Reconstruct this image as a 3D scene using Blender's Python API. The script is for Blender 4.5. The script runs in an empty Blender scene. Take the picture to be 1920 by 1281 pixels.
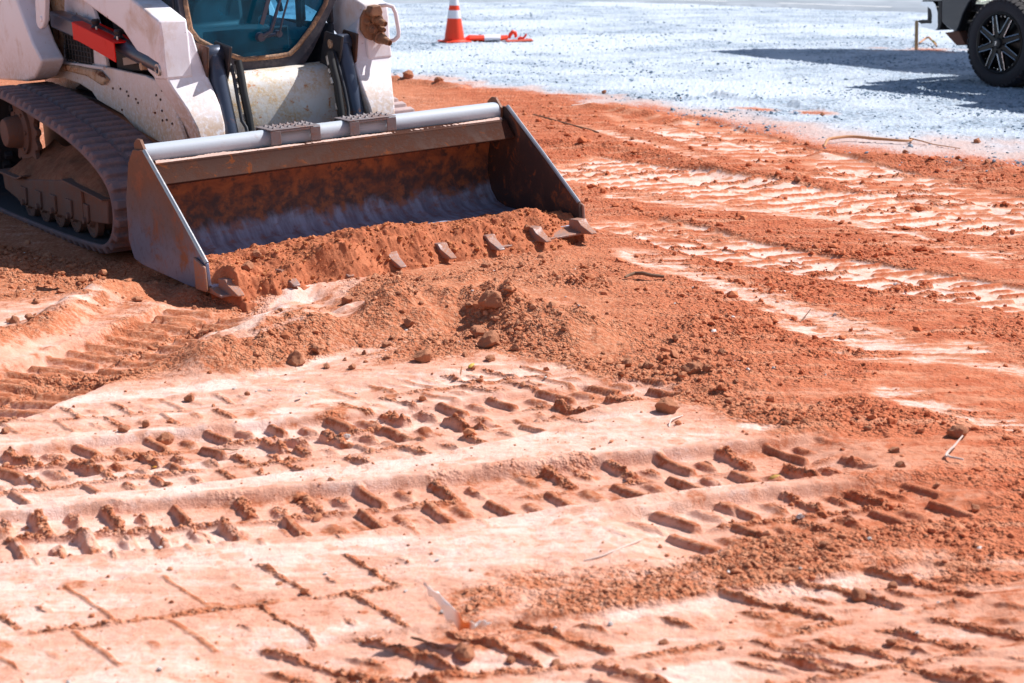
import bpy, bmesh, math, random
import numpy as np
from mathutils import Matrix, Vector

# ------------------------------------------------------------------ camera, sky, sun, exposure
SC = bpy.context.scene
COL = SC.collection
R = math.radians
cam_data = bpy.data.cameras.new('camera')
cam = bpy.data.objects.new('camera', cam_data)
COL.objects.link(cam)
cam_data.sensor_width = 36.0
cam_data.lens = 3135.0 / 1920.0 * 36.0
cam_data.clip_start = 0.05
cam_data.clip_end = 2000.0
cam.location = (0, 0, 1.595)
cam.rotation_euler = (R(90 - 14.15), 0, 0)
cam_data.dof.use_dof = True
cam_data.dof.focus_distance = 7.6
cam_data.dof.aperture_fstop = 5.0
SC.camera = cam

SUN_AZ = Vector((0.89, 0.454))          # horizontal direction towards the sun
SUN_EL = R(49)
world = bpy.data.worlds.new('World')
SC.world = world
world.use_nodes = True
wn = world.node_tree
wn.nodes.clear()
sky = wn.nodes.new('ShaderNodeTexSky')
sky.sky_type = 'NISHITA'
sky.sun_disc = False
sky.sun_elevation = SUN_EL
sky.sun_rotation = math.atan2(SUN_AZ.x, SUN_AZ.y)
bg = wn.nodes.new('ShaderNodeBackground')
bg.inputs['Strength'].default_value = 0.082
wo = wn.nodes.new('ShaderNodeOutputWorld')
wn.links.new(sky.outputs[0], bg.inputs['Color'])
wn.links.new(bg.outputs[0], wo.inputs['Surface'])
sun_data = bpy.data.lights.new('sun', 'SUN')
sun_data.energy = 5.0
sun_data.angle = R(0.53)
sun_data.color = (1.0, 0.965, 0.93)
sun = bpy.data.objects.new('sun', sun_data)
COL.objects.link(sun)
sv = Vector((SUN_AZ.x * math.cos(SUN_EL), SUN_AZ.y * math.cos(SUN_EL), math.sin(SUN_EL)))
sun.rotation_euler = sv.to_track_quat('Z', 'Y').to_euler()
SC.view_settings.view_transform = 'Standard'
SC.view_settings.look = 'None'
SC.view_settings.exposure = 0.42
SC.view_settings.gamma = 1.0

rng = np.random.default_rng(7)
random.seed(11)

# ------------------------------------------------------------------ materials
def mat(name, color=(.5, .5, .5), rough=.6, metal=0.0, spec=.5):
    m = bpy.data.materials.new(name)
    m.use_nodes = True
    p = m.node_tree.nodes['Principled BSDF']
    p.inputs['Base Color'].default_value = (*color, 1)
    p.inputs['Roughness'].default_value = rough
    p.inputs['Metallic'].default_value = metal
    p.inputs['Specular IOR Level'].default_value = spec
    return m

class NB:
    """small node-building helper"""
    def __init__(s, m):
        s.t = m.node_tree; s.n = s.t.nodes; s.l = s.t.links; s.p = s.n['Principled BSDF']
        s.co = s.n.new('ShaderNodeTexCoord').outputs['Object']
    def setin(s, node, key, v):
        if v is None: return
        if hasattr(v, 'links'): s.l.new(v, node.inputs[key])
        else: node.inputs[key].default_value = v
    def noise(s, scale, detail=4, rough=.55, co=None, dist=0.0):
        n = s.n.new('ShaderNodeTexNoise'); n.inputs['Scale'].default_value = scale
        n.inputs['Detail'].default_value = detail; n.inputs['Roughness'].default_value = rough
        n.inputs['Distortion'].default_value = dist
        s.l.new(co if co is not None else s.co, n.inputs['Vector']); return n.outputs['Fac']
    def vor(s, scale, co=None, feature='F1', out='Distance'):
        n = s.n.new('ShaderNodeTexVoronoi'); n.inputs['Scale'].default_value = scale; n.feature = feature
        s.l.new(co if co is not None else s.co, n.inputs['Vector']); return n.outputs[out]
    def ramp(s, v, a, b, lo=0.0, hi=1.0, smooth=True):
        n = s.n.new('ShaderNodeMapRange'); n.inputs['From Min'].default_value = a; n.inputs['From Max'].default_value = b
        n.inputs['To Min'].default_value = lo; n.inputs['To Max'].default_value = hi
        n.interpolation_type = 'SMOOTHSTEP' if smooth else 'LINEAR'
        s.l.new(v, n.inputs['Value']); return n.outputs['Result']
    def math(s, op, a, b=None):
        n = s.n.new('ShaderNodeMath'); n.operation = op; s.setin(n, 0, a); s.setin(n, 1, b); return n.outputs[0]
    def mix(s, f, a, b):
        n = s.n.new('ShaderNodeMix'); n.data_type = 'RGBA'; s.setin(n, 0, f)
        s.setin(n, 6, a if hasattr(a, 'links') else (*a, 1)); s.setin(n, 7, b if hasattr(b, 'links') else (*b, 1)); return n.outputs[2]
    def sep(s, co=None):
        n = s.n.new('ShaderNodeSeparateXYZ'); s.l.new(co if co is not None else s.co, n.inputs[0]); return n.outputs
    def scale(s, v, k):
        n = s.n.new('ShaderNodeVectorMath'); n.operation = 'MULTIPLY'; s.l.new(v, n.inputs[0]); n.inputs[1].default_value = k; return n.outputs[0]
    def bump(s, h, strength=.3, dist=.01):
        n = s.n.new('ShaderNodeBump'); n.inputs['Strength'].default_value = strength; n.inputs['Distance'].default_value = dist
        s.l.new(h, n.inputs['Height']); s.l.new(n.outputs[0], s.p.inputs['Normal'])
    def color(s, c): s.l.new(c, s.p.inputs['Base Color'])
    def rough(s, c): s.l.new(c, s.p.inputs['Roughness'])
    def metal(s, c): s.l.new(c, s.p.inputs['Metallic'])
    def attr(s, name):
        n = s.n.new('ShaderNodeAttribute'); n.attribute_name = name; return n.outputs['Color']

def worn(name, base, dirt, rust, rough=.45, metal=0.0, dirt_lo=.45, dirt_hi=.7, rust_lo=.62, rust_hi=.7, scale=5.0, zlow=None, zhigh=None, chips=True):
    """painted / bare steel with dust patches, rust blotches and small chips"""
    m = mat(name, base, rough, metal); b = NB(m)
    d = b.ramp(b.noise(scale, 7, .65, dist=.4), dirt_lo, dirt_hi)
    fine = b.noise(scale * 9, 5, .7)
    if zlow is not None:
        zz = b.sep()[2]
        g = b.ramp(b.math('ADD', zz, b.math('MULTIPLY', b.noise(scale * 2, 4), .25)), zlow + .12, zhigh + .12, 1, 0)
        d = b.math('MAXIMUM', b.math('MULTIPLY', d, .6), b.math('MULTIPLY', g, b.ramp(fine, .25, .6)))
    else:
        d = b.math('MULTIPLY', d, b.ramp(fine, .3, .62))
    c = b.mix(d, base, dirt)
    ru = b.ramp(b.noise(scale * 1.7, 8, .72, dist=.8), rust_lo, rust_hi)
    c = b.mix(ru, c, rust)
    if chips:
        ch = b.ramp(b.vor(scale * 9), .05, .09, 1, 0)
        ch = b.math('MULTIPLY', ch, b.ramp(b.noise(scale * 2.3, 2), .55, .6))
        c = b.mix(ch, c, (.12, .05, .03))
    b.color(c)
    b.rough(b.math('ADD', b.math('MULTIPLY', b.math('MAXIMUM', d, ru), .35), rough))
    if metal: b.metal(b.ramp(b.math('MAXIMUM', d, ru), 0, 1, metal, .05))
    b.bump(b.math('ADD', b.math('MULTIPLY', fine, .6), b.math('MULTIPLY', d, .5)), .25, .004)
    return m

DUST = (.52, .25, .14)
RUSTC = (.30, .10, .035)
M_white = worn('dusty_white_paint', (.87, .86, .94), (.56, .36, .22), (.42, .19, .08), .32, 0, .48, .74, .62, .70, 4.0, .42, 1.0)
M_whitelow = worn('muddy_white_paint', (.82, .81, .87), (.60, .42, .26), (.45, .2, .08), .38, 0, .45, .72, .62, .70, 6.0, .45, .95)
M_rustwhite = worn('rust_stained_white_paint', (.55, .42, .30), (.42, .2, .09), (.16, .05, .02), .5, 0, .35, .6, .5, .62, 5.0)
M_tower = worn('dark_rusty_steel', (.07, .045, .04), (.2, .08, .04), (.12, .04, .02), .6, .2, .4, .7, .5, .65, 6.0)
M_black = worn('dusty_black_steel', (.03, .032, .04), (.2, .11, .08), (.12, .05, .03), .4, .1, .5, .8, .66, .75, 5.0)
M_cyl = worn('blue_grey_cylinder_steel', (.06, .075, .115), (.30, .16, .09), (.22, .07, .025), .33, .35, .55, .8, .60, .70, 5.0)
M_frame = worn('clay_covered_steel', (.18, .10, .085), (.25, .11, .07), (.2, .07, .04), .75, 0, .35, .65, .6, .75, 7.0)
M_red = worn('red_painted_steel', (.80, .010, .006), (.6, .03, .015), (.3, .06, .03), .5, 0, .6, .85, .75, .85, 7.0)
M_red.node_tree.nodes['Principled BSDF'].inputs['Specular IOR Level'].default_value = .2
M_dark = mat('black_void_steel', (.012, .012, .014), .7)
M_rubber = worn('dusty_track_rubber', (.17, .13, .15), (.34, .20, .18), (.3, .13, .08), .8, 0, .38, .66, .6, .8, 9.0, chips=False)
M_rubberin = worn('dark_track_rubber', (.035, .037, .05), (.10, .06, .05), (.14, .07, .05), .8, 0, .5, .75, .7, .85, 6.0, chips=False)
M_hose = mat('black_hose_rubber', (.015, .015, .016), .5)
M_alu = worn('steel_fitting', (.55, .55, .55), (.4, .2, .1), (.3, .1, .05), .35, .8, .5, .8, .6, .7, 20.0, chips=False)
M_coupler = worn('dust_caked_fittings', (.24, .12, .07), (.36, .19, .10), (.14, .055, .025), .6, .1, .4, .65, .62, .75, 14.0)
M_gasket = worn('muddy_rubber_gasket', (.12, .07, .05), (.50, .28, .16), (.40, .2, .1), .6, 0, .35, .6, .55, .7, 9.0, chips=False)
M_cabframe = worn('dusty_dark_cab_frame', (.035, .04, .06), (.14, .12, .13), (.12, .07, .05), .38, .1, .4, .7, .7, .8, 4.0)

def bucket_inside():
    m = mat('rusty_bucket_steel', (.3, .1, .04), .6); b = NB(m)
    z = b.sep()[2]
    n1 = b.noise(5, 8, .7, dist=.6); n2 = b.noise(17, 6, .7); n3 = b.noise(2.2, 4)
    c = b.mix(b.ramp(n1, .35, .65), (.17, .06, .035), (.40, .135, .05))
    c = b.mix(b.ramp(n2, .50, .66), c, (.07, .038, .035))
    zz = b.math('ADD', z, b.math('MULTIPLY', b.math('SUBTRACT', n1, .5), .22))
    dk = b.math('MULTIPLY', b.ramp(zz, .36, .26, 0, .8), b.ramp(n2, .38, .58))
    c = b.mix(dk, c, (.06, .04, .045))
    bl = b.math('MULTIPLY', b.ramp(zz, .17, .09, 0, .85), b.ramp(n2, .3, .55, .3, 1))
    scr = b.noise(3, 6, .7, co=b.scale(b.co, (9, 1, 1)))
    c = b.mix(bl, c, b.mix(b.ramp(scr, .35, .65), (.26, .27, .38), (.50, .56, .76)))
    b.color(c)
    b.rough(b.ramp(bl, 0, 1, .62, .42))
    b.metal(b.ramp(bl, 0, 1, .0, .08))
    b.bump(b.math('ADD', n2, n1), .35, .006)
    return m
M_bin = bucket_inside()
_unused = worn('dark_plate', (.13, .085, .08), (.30, .125, .065), (.27, .085, .03), .5, .35, .42, .62, .55, .66, 4.5)
def plate_mat():
    m = mat('scuffed_bucket_plate', (.2, .1, .07), .5, .15); b = NB(m)
    z = b.math('ADD', b.sep()[2], b.math('MULTIPLY', b.math('SUBTRACT', b.noise(3, 5, .6), .5), .35))
    n1 = b.noise(6, 8, .7, dist=.5); n2 = b.noise(30, 5, .7)
    c = b.mix(b.ramp(z, .10, .30), (.19, .22, .33), (.15, .11, .12))
    c = b.mix(b.ramp(z, .28, .48), c, (.18, .075, .042))
    c = b.mix(b.ramp(n1, .5, .68), c, (.26, .09, .045))
    c = b.mix(b.math('MULTIPLY', b.ramp(n2, .5, .72), .6), c, (.08, .05, .05))
    b.color(c); b.rough(b.ramp(z, .1, .4, .38, .6)); b.bump(b.math('ADD', n1, n2), .25, .004)
    return m
M_bplate = plate_mat()
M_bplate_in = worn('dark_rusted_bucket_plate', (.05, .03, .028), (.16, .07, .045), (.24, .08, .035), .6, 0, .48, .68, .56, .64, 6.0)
M_btube = worn('polished_bucket_tube', (.46, .51, .58), (.46, .40, .40), (.4, .2, .12), .55, .0, .55, .8, .68, .8, 8.0)
M_beam = worn('rust_brown_beam', (.052, .021, .015), (.09, .034, .021), (.17, .048, .017), .6, .15, .4, .65, .58, .68, 6.0)
M_beam.node_tree.nodes['Principled BSDF'].inputs['Specular IOR Level'].default_value = .08
M_edge = worn('bright_worn_edge', (.5, .5, .52), (.5, .35, .28), (.4, .2, .12), .3, .8, .5, .8, .7, .8, 14.0, chips=False)
M_tooth = worn('worn_tooth_steel', (.28, .20, .19), (.42, .17, .09), (.4, .14, .06), .5, .3, .36, .58, .6, .75, 12.0, chips=False)

def glass_mat():
    m = bpy.data.materials.new('sky_tinted_glass'); m.use_nodes = True
    t = m.node_tree; t.nodes.clear()
    out = t.nodes.new('ShaderNodeOutputMaterial')
    tr = t.nodes.new('ShaderNodeBsdfTransparent'); tr.inputs[0].default_value = (.12, .40, .60, 1)
    gl = t.nodes.new('ShaderNodeBsdfGlossy'); gl.inputs['Roughness'].default_value = .03; gl.inputs[0].default_value = (.45, .75, 1, 1)
    di = t.nodes.new('ShaderNodeBsdfDiffuse'); di.inputs[0].default_value = (.015, .24, .42, 1)  # teal of the reflected sky put into the glass colours
    m0 = t.nodes.new('ShaderNodeMixShader'); m1 = t.nodes.new('ShaderNodeMixShader')
    tc = t.nodes.new('ShaderNodeTexCoord'); nz = t.nodes.new('ShaderNodeTexNoise'); nz.inputs['Scale'].default_value = 7
    nz.inputs['Detail'].default_value = 6
    mr = t.nodes.new('ShaderNodeMapRange'); mr.inputs['From Min'].default_value = .35; mr.inputs['From Max'].default_value = .75
    mr.inputs['To Min'].default_value = .14; mr.inputs['To Max'].default_value = .46
    t.links.new(tc.outputs['Object'], nz.inputs['Vector']); t.links.new(nz.outputs['Fac'], mr.inputs['Value'])
    t.links.new(mr.outputs[0], m0.inputs[0]); t.links.new(tr.outputs[0], m0.inputs[1]); t.links.new(di.outputs[0], m0.inputs[2])
    fr = t.nodes.new('ShaderNodeFresnel'); fr.inputs['IOR'].default_value = 1.33
    ad = t.nodes.new('ShaderNodeMath'); ad.operation = 'ADD'; ad.inputs[1].default_value = .0
    t.links.new(fr.outputs[0], ad.inputs[0]); t.links.new(ad.outputs[0], m1.inputs[0])
    t.links.new(m0.outputs[0], m1.inputs[1]); t.links.new(gl.outputs[0], m1.inputs[2]); t.links.new(m1.outputs[0], out.inputs['Surface'])
    return m
M_glass = glass_mat()

def ground_mat():
    m = mat('red_clay_and_gravel', (.4, .2, .1), .92, 0, .2); b = NB(m)
    a = b.n.new('ShaderNodeAttribute'); a.attribute_name = 'surface'
    sp = b.n.new('ShaderNodeSeparateColor'); b.l.new(a.outputs['Color'], sp.inputs[0])
    smooth, gravel, orange = sp.outputs[0], sp.outputs[1], sp.outputs[2]
    n1 = b.noise(1.3, 5, .6); n2 = b.noise(9, 6, .65); n3 = b.noise(55, 4, .7); n4 = b.noise(190, 3, .7)
    loose = b.mix(b.ramp(n2, .3, .7), (.40, .115, .05), (.51, .18, .088))
    loose = b.mix(b.ramp(n3, .4, .75), loose, (.60, .30, .18))
    rot = b.n.new('ShaderNodeMapping'); b.l.new(b.co, rot.inputs[0]); rot.inputs['Rotation'].default_value = (0, 0, R(43)); rot.inputs['Scale'].default_value = (1.0, 7.0, 1.0)
    drag = b.noise(1.6, 6, .65, co=rot.outputs[0], dist=.3)
    hot = b.mix(b.ramp(n2, .3, .7), (.42, .098, .040), (.55, .165, .075))
    hot = b.mix(b.ramp(drag, .50, .68, 0, .75), hot, (.64, .30, .18))
    hot = b.mix(b.ramp(drag, .42, .28, 0, .5), hot, (.40, .13, .07))
    loose = b.mix(orange, loose, hot)
    rot2 = b.n.new('ShaderNodeMapping'); b.l.new(b.co, rot2.inputs[0]); rot2.inputs['Rotation'].default_value = (0, 0, R(-9)); rot2.inputs['Scale'].default_value = (1.0, 9.0, 1.0)
    drag2 = b.noise(1.5, 7, .68, co=rot2.outputs[0], dist=.25)
    tan = b.mix(b.ramp(n2, .3, .7), (.62, .305, .21), (.72, .40, .295))
    tan = b.mix(b.math('MULTIPLY', orange, .85), tan, (.55, .21, .11))
    pale = b.mix(b.ramp(n2, .35, .65), (.75, .485, .395), (.81, .575, .50))
    pale = b.mix(b.ramp(n1, .45, .7, 0, .6), pale, (.76, .49, .37))
    sm = b.math('ADD', smooth, b.math('MULTIPLY', b.math('SUBTRACT', n3, .5), .55))
    sm = b.math('ADD', sm, b.math('MULTIPLY', b.math('SUBTRACT', drag2, .5), .75))
    sm = b.math('ADD', sm, b.math('MULTIPLY', b.math('SUBTRACT', n2, .5), .35))
    c = b.mix(b.ramp(sm, .18, .48), loose, tan)
    c = b.mix(b.ramp(sm, .50, .88), c, pale)
    grit = b.math('MULTIPLY', b.ramp(n4, .60, .72), b.ramp(n3, .40, .62))
    c = b.mix(b.math('MULTIPLY', grit, .7), c, (.40, .17, .10))
    crk = b.n.new('ShaderNodeTexVoronoi'); crk.feature = 'DISTANCE_TO_EDGE'; crk.inputs['Scale'].default_value = 9; b.l.new(b.co, crk.inputs['Vector'])
    ck = b.math('MULTIPLY', b.ramp(crk.outputs['Distance'], .012, .003, 0, 1), b.ramp(b.noise(2.6, 3), .52, .62))
    c = b.mix(b.math('MULTIPLY', ck, .55), c, (.42, .20, .12))
    c = b.mix(b.ramp(b.vor(75), .10, .05, 0, .5), c, (.34, .14, .08))
    vc = b.n.new('ShaderNodeTexVoronoi'); vc.inputs['Scale'].default_value = 34; b.l.new(b.co, vc.inputs['Vector'])
    hs = b.n.new('ShaderNodeSeparateColor'); b.l.new(vc.outputs['Color'], hs.inputs[0])
    g = b.mix(hs.outputs[0], (.17, .225, .29), (.47, .56, .67))
    g = b.mix(b.ramp(hs.outputs[1], .8, .9), g, (.09, .12, .15))
    g = b.mix(b.ramp(n1, .38, .62, 0, .6), g, (.55, .61, .69))
    dn = b.noise(.35, 5, .6, dist=.4)
    g = b.mix(b.math('MULTIPLY', b.ramp(dn, .44, .60), b.ramp(n3, .25, .6, .55, .95)), g, (.55, .61, .685))
    g = b.mix(b.math('MULTIPLY', b.ramp(n2, .5, .75), .35), g, (.52, .45, .43))
    near_red = b.ramp(gravel, 1.0, .62)
    g = b.mix(b.math('MULTIPLY', near_red, .8), g, (.56, .39, .34))
    gs = b.math('ADD', gravel, b.math('MULTIPLY', b.math('SUBTRACT', n3, .5), 1.3))
    c = b.mix(b.ramp(gs, .22, .60), c, g)
    b.color(c)
    lo = a.outputs['Alpha']
    lump = b.math('ADD', b.math('MULTIPLY', b.ramp(b.vor(48), 0, .75, 1, 0), .9), b.math('MULTIPLY', b.ramp(b.vor(110), 0, .75, 1, 0), .5))
    lump = b.math('MULTIPLY', lump, b.ramp(lo, .2, .7))
    b.bump(b.math('ADD', lump, b.math('ADD', b.math('MULTIPLY', n3, .4), b.math('MULTIPLY', n4, .3))), .8, .014)
    return m
M_ground = ground_mat()

def crumb_mat():
    m = mat('clay_crumbs', (.5, .25, .15), .95, 0, .15); b = NB(m)
    b.color(b.attr('tint'))
    b.bump(b.noise(120, 3), .3, .003)
    return m
M_crumb = crumb_mat()
def clod_mat(name, c0, c1):
    m = mat(name, c0, .95, 0, .15); b = NB(m)
    b.color(b.mix(b.ramp(b.noise(22, 6, .7), .3, .7), c0, c1))
    b.bump(b.noise(60, 6, .7), .6, .012); return m
M_clod = clod_mat('red_clay_clod', (.42, .155, .08), (.57, .27, .16))
M_pile = clod_mat('loose_red_soil', (.40, .115, .052), (.54, .19, .095))

# ------------------------------------------------------------------ mesh helpers
def link(o, parent=None):
    COL.objects.link(o)
    if parent is not None: o.parent = parent
    return o

def tag(o, label=None, cat=None, group=None, kind=None):
    if label: o['label'] = label
    if cat: o['category'] = cat
    if group: o['group'] = group
    if kind: o['kind'] = kind
    return o

def np_mesh(name, V, quads=None, tris=None, smooth=True):
    me = bpy.data.meshes.new(name)
    V = np.asarray(V, np.float32)
    me.vertices.add(len(V)); me.vertices.foreach_set('co', V.ravel())
    F = quads if quads is not None else tris
    F = np.asarray(F, np.int32); k = F.shape[1]
    me.loops.add(F.size); me.loops.foreach_set('vertex_index', F.ravel())
    me.polygons.add(len(F)); me.polygons.foreach_set('loop_start', np.arange(0, F.size, k, dtype=np.int32))
    me.polygons.foreach_set('loop_total', np.full(len(F), k, np.int32))
    me.polygons.foreach_set('use_smooth', np.full(len(F), smooth, bool))
    me.update(calc_edges=True)
    return me

class MB:
    """collects shapes and links them as one mesh object"""
    def __init__(s): s.v = []; s.f = []; s.sm = []
    def add(s, vs, fs, smooth=False):
        o = len(s.v); s.v += [tuple(v) for v in vs]; s.f += [[i + o for i in f] for f in fs]; s.sm += [smooth] * len(fs); return s
    def box(s, a, b, R_=None, c=None):
        x0, y0, z0 = a; x1, y1, z1 = b
        vs = [Vector(p) for p in ((x0,y0,z0),(x1,y0,z0),(x1,y1,z0),(x0,y1,z0),(x0,y0,z1),(x1,y0,z1),(x1,y1,z1),(x0,y1,z1))]
        if R_ is not None:
            cc = Vector(c) if c else Vector(((x0+x1)/2,(y0+y1)/2,(z0+z1)/2)); vs = [R_ @ (v - cc) + cc for v in vs]
        return s.add(vs, [[3,2,1,0],[4,5,6,7],[0,1,5,4],[1,2,6,5],[2,3,7,6],[3,0,4,7]])
    def prism(s, fz, s0, s1, s0b=None):
        """outline of (f, z) extruded across from s0 to s1; a number or one value per point"""
        n = len(fz)
        S0 = s0 if isinstance(s0, (list, tuple)) else [s0] * n
        S1 = s1 if isinstance(s1, (list, tuple)) else [s1] * n
        vs = [(S0[i], -fz[i][0], fz[i][1]) for i in range(n)] + [(S1[i], -fz[i][0], fz[i][1]) for i in range(n)]
        fs = [list(range(n)), [n + i for i in range(n)][::-1]] + [[(i + 1) % n, i, n + i, n + (i + 1) % n] for i in range(n)]
        return s.add(vs, fs)
    def fprism(s, sz, f0, f1):
        """outline of (s, z) extruded along f"""
        n = len(sz)
        vs = [(p[0], -f0, p[1]) for p in sz] + [(p[0], -f1, p[1]) for p in sz]
        fs = [list(range(n))[::-1], [n + i for i in range(n)]] + [[i, (i + 1) % n, n + (i + 1) % n, n + i] for i in range(n)]
        return s.add(vs, fs)
    def tube(s, path, r, n=14, cap=True, closed=False):
        P = [Vector(p) for p in path]; rs = r if isinstance(r, (list, tuple)) else [r] * len(P)
        rings = []; up = None
        for i, p in enumerate(P):
            a = P[i - 1] if (i > 0 or closed) else p; c = P[(i + 1) % len(P)] if (i < len(P) - 1 or closed) else p
            d = (c - a).normalized()
            if up is None:
                up = Vector((0, 0, 1)) if abs(d.z) < .9 else Vector((1, 0, 0))
            x = d.cross(up).normalized(); y = x.cross(d).normalized(); up = y
            rings.append([p + (x * math.cos(2*math.pi*k/n) + y * math.sin(2*math.pi*k/n)) * rs[i] for k in range(n)])
        vs = [q for g in rings for q in g]; fs = []
        m = len(P)
        for i in range(m if closed else m - 1):
            for k in range(n):
                a = i*n + k; b_ = i*n + (k+1) % n; c = ((i+1) % m)*n + (k+1) % n; d = ((i+1) % m)*n + k
                fs.append([a, b_, c, d])
        o = len(s.v); s.add(vs, fs, True)
        if cap and not closed:
            s.f += [[o + k for k in range(n)][::-1], [o + (m-1)*n + k for k in range(n)]]; s.sm += [False, False]
        return s
    def cyl(s, a, b, r, n=24, r2=None): return s.tube([a, b], [r, r if r2 is None else r2], n)
    def lathe(s, prof, c, ax, n=40, sx=1.0):
        """profile of (radius, along axis) about axis ax through c"""
        ax = Vector(ax).normalized(); u = ax.orthogonal().normalized(); w = ax.cross(u); c = Vector(c)
        vs = []; fs = []
        for r_, h in prof:
            for k in range(n):
                t = 2*math.pi*k/n; vs.append(c + ax*h + (u*math.cos(t) + w*math.sin(t))*r_)
        for i in range(len(prof) - 1):
            for k in range(n): fs.append([i*n+k, i*n+(k+1) % n, (i+1)*n+(k+1) % n, (i+1)*n+k])
        return s.add(vs, fs, True)
    def build(s, name, m, parent=None, bevel=0.0, seg=2, autosmooth=True):
        me = bpy.data.meshes.new(name); me.from_pydata(s.v, [], s.f)
        me.polygons.foreach_set('use_smooth', s.sm); me.update()
        bm = bmesh.new(); bm.from_mesh(me); bmesh.ops.recalc_face_normals(bm, faces=bm.faces); bm.to_mesh(me); bm.free()
        me.polygons.foreach_set('use_smooth', [True]*len(me.polygons)); me.set_sharp_from_angle(angle=R(38))
        o = bpy.data.objects.new(name, me); me.materials.append(m); link(o, parent)
        if bevel:
            md = o.modifiers.new('bevel', 'BEVEL'); md.width = bevel; md.segments = seg; md.limit_method = 'ANGLE'; md.angle_limit = R(35)
            md.use_clamp_overlap = True
        return o

# ------------------------------------------------------------------ numpy noise
def hsh(ix, iy, seed):
    h = (ix.astype(np.int64) * 374761393 + iy.astype(np.int64) * 668265263 + seed * 1442695041) & 0xffffffff
    h = ((h ^ (h >> 13)) * 1274126177) & 0xffffffff
    h = ((h ^ (h >> 16)) * 2246822519) & 0xffffffff
    return ((h ^ (h >> 15)) & 0xffffff).astype(np.float32) / np.float32(0xffffff)

def vnoise(x, y, seed):
    ix = np.floor(x); iy = np.floor(y); fx = (x - ix).astype(np.float32); fy = (y - iy).astype(np.float32)
    fx = fx*fx*(3-2*fx); fy = fy*fy*(3-2*fy)
    a = hsh(ix, iy, seed); b = hsh(ix+1, iy, seed); c = hsh(ix, iy+1, seed); d = hsh(ix+1, iy+1, seed)
    return (a*(1-fx)+b*fx)*(1-fy) + (c*(1-fx)+d*fx)*fy

def fbm(x, y, seed, octs=4, gain=.5, lac=2.03):
    s = np.zeros_like(x, dtype=np.float32); amp = 1.0; tot = 0
    for i in range(octs):
        s += amp*(vnoise(x, y, seed+i*17)*2-1); tot += amp; amp *= gain
        x, y = (x*.866-y*.5)*lac+3.1, (x*.5+y*.866)*lac-1.7
    return s/tot

def pebbles(x, y, seed, rmin, rmax, dens=1.0):
    """height of domes scattered one to a unit cell"""
    qx = .16*fbm(x*2.3, y*2.3, seed+7, 3); qy = .16*fbm(x*2.3+5, y*2.3, seed+8, 3)
    x = x+qx; y = y+qy
    ix = np.floor(x); iy = np.floor(y); out = np.zeros_like(x, dtype=np.float32)
    for dx in (-1, 0, 1):
        for dy in (-1, 0, 1):
            cx = ix+dx; cy = iy+dy
            px = cx+hsh(cx, cy, seed); py = cy+hsh(cx, cy, seed+1)
            q = hsh(cx, cy, seed+2); r = rmin+(rmax-rmin)*q*q
            r = np.where(hsh(cx, cy, seed+3) < dens, r, 0)
            a = hsh(cx, cy, seed+4)*3.14
            ex = (x-px)*np.cos(a)+(y-py)*np.sin(a); ey = -(x-px)*np.sin(a)+(y-py)*np.cos(a)
            d2 = ex*ex+(ey*1.35)**2
            hh_ = np.minimum(np.sqrt(np.maximum(r*r-d2, 0)), r*(.62+.5*(hsh(cx, cy, seed+5)-.5)+.5*(ex/(r+1e-3))*(q-.5)))
            out = np.maximum(out, np.maximum(hh_, 0).astype(np.float32))
    return out

def sstep(a, b, v):
    t = np.clip((v-a)/(b-a), 0, 1); return t*t*(3-2*t)

def smooth_line(pts, step=.12):
    P = [np.array(p, float) for p in pts]
    if len(P) == 2: return np.array(P)
    P = [2*P[0]-P[1]] + P + [2*P[-1]-P[-2]]
    out = []
    for i in range(1, len(P)-2):
        k = max(2, int(np.hypot(*(P[i+1]-P[i]))/step)); k = min(k, 6)
        for t in np.linspace(0, 1, k, endpoint=False):
            a, b, c, d = P[i-1:i+3]
            out.append(.5*((2*b)+(-a+c)*t+(2*a-5*b+4*c-d)*t*t+(-a+3*b-3*c+d)*t**3))
    out.append(P[-2]); return np.array(out)

def uv_line(X, Y, L):
    """arc length u and signed side distance v (left positive) to polyline L"""
    best = np.full(X.shape, 1e9, np.float32); U = np.zeros(X.shape, np.float32); V = np.zeros(X.shape, np.float32); acc = 0.0
    for i in range(len(L)-1):
        a = L[i]; d = L[i+1]-a; l = float(np.hypot(*d)); d = d/l
        rx = X-a[0]; ry = Y-a[1]
        t = rx*d[0]+ry*d[1]; s_ = ry*d[0]-rx*d[1]
        tc = np.clip(t, 0, l); e2 = (t-tc)**2+s_*s_
        m = e2 < best
        best = np.where(m, e2, best); U = np.where(m, acc+tc, U); V = np.where(m, np.sign(s_)*np.sqrt(e2), V); acc += l
    return U, V, acc

# ------------------------------------------------------------------ where things lie on the ground (world metres)
BORDER = np.array([(-60, 19.0), (-9, 17.6)] + [(-1.816, 17.945), (-1.312, 17.274), (-0.527, 16.651), (0.201, 15.818), (0.906, 15.019), (1.463, 14.376), (2.067, 13.239), (2.519, 12.325), (3.026, 11.827), (3.526, 11.472)] + [(6.5, 9.8), (40, 2.0)])

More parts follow.
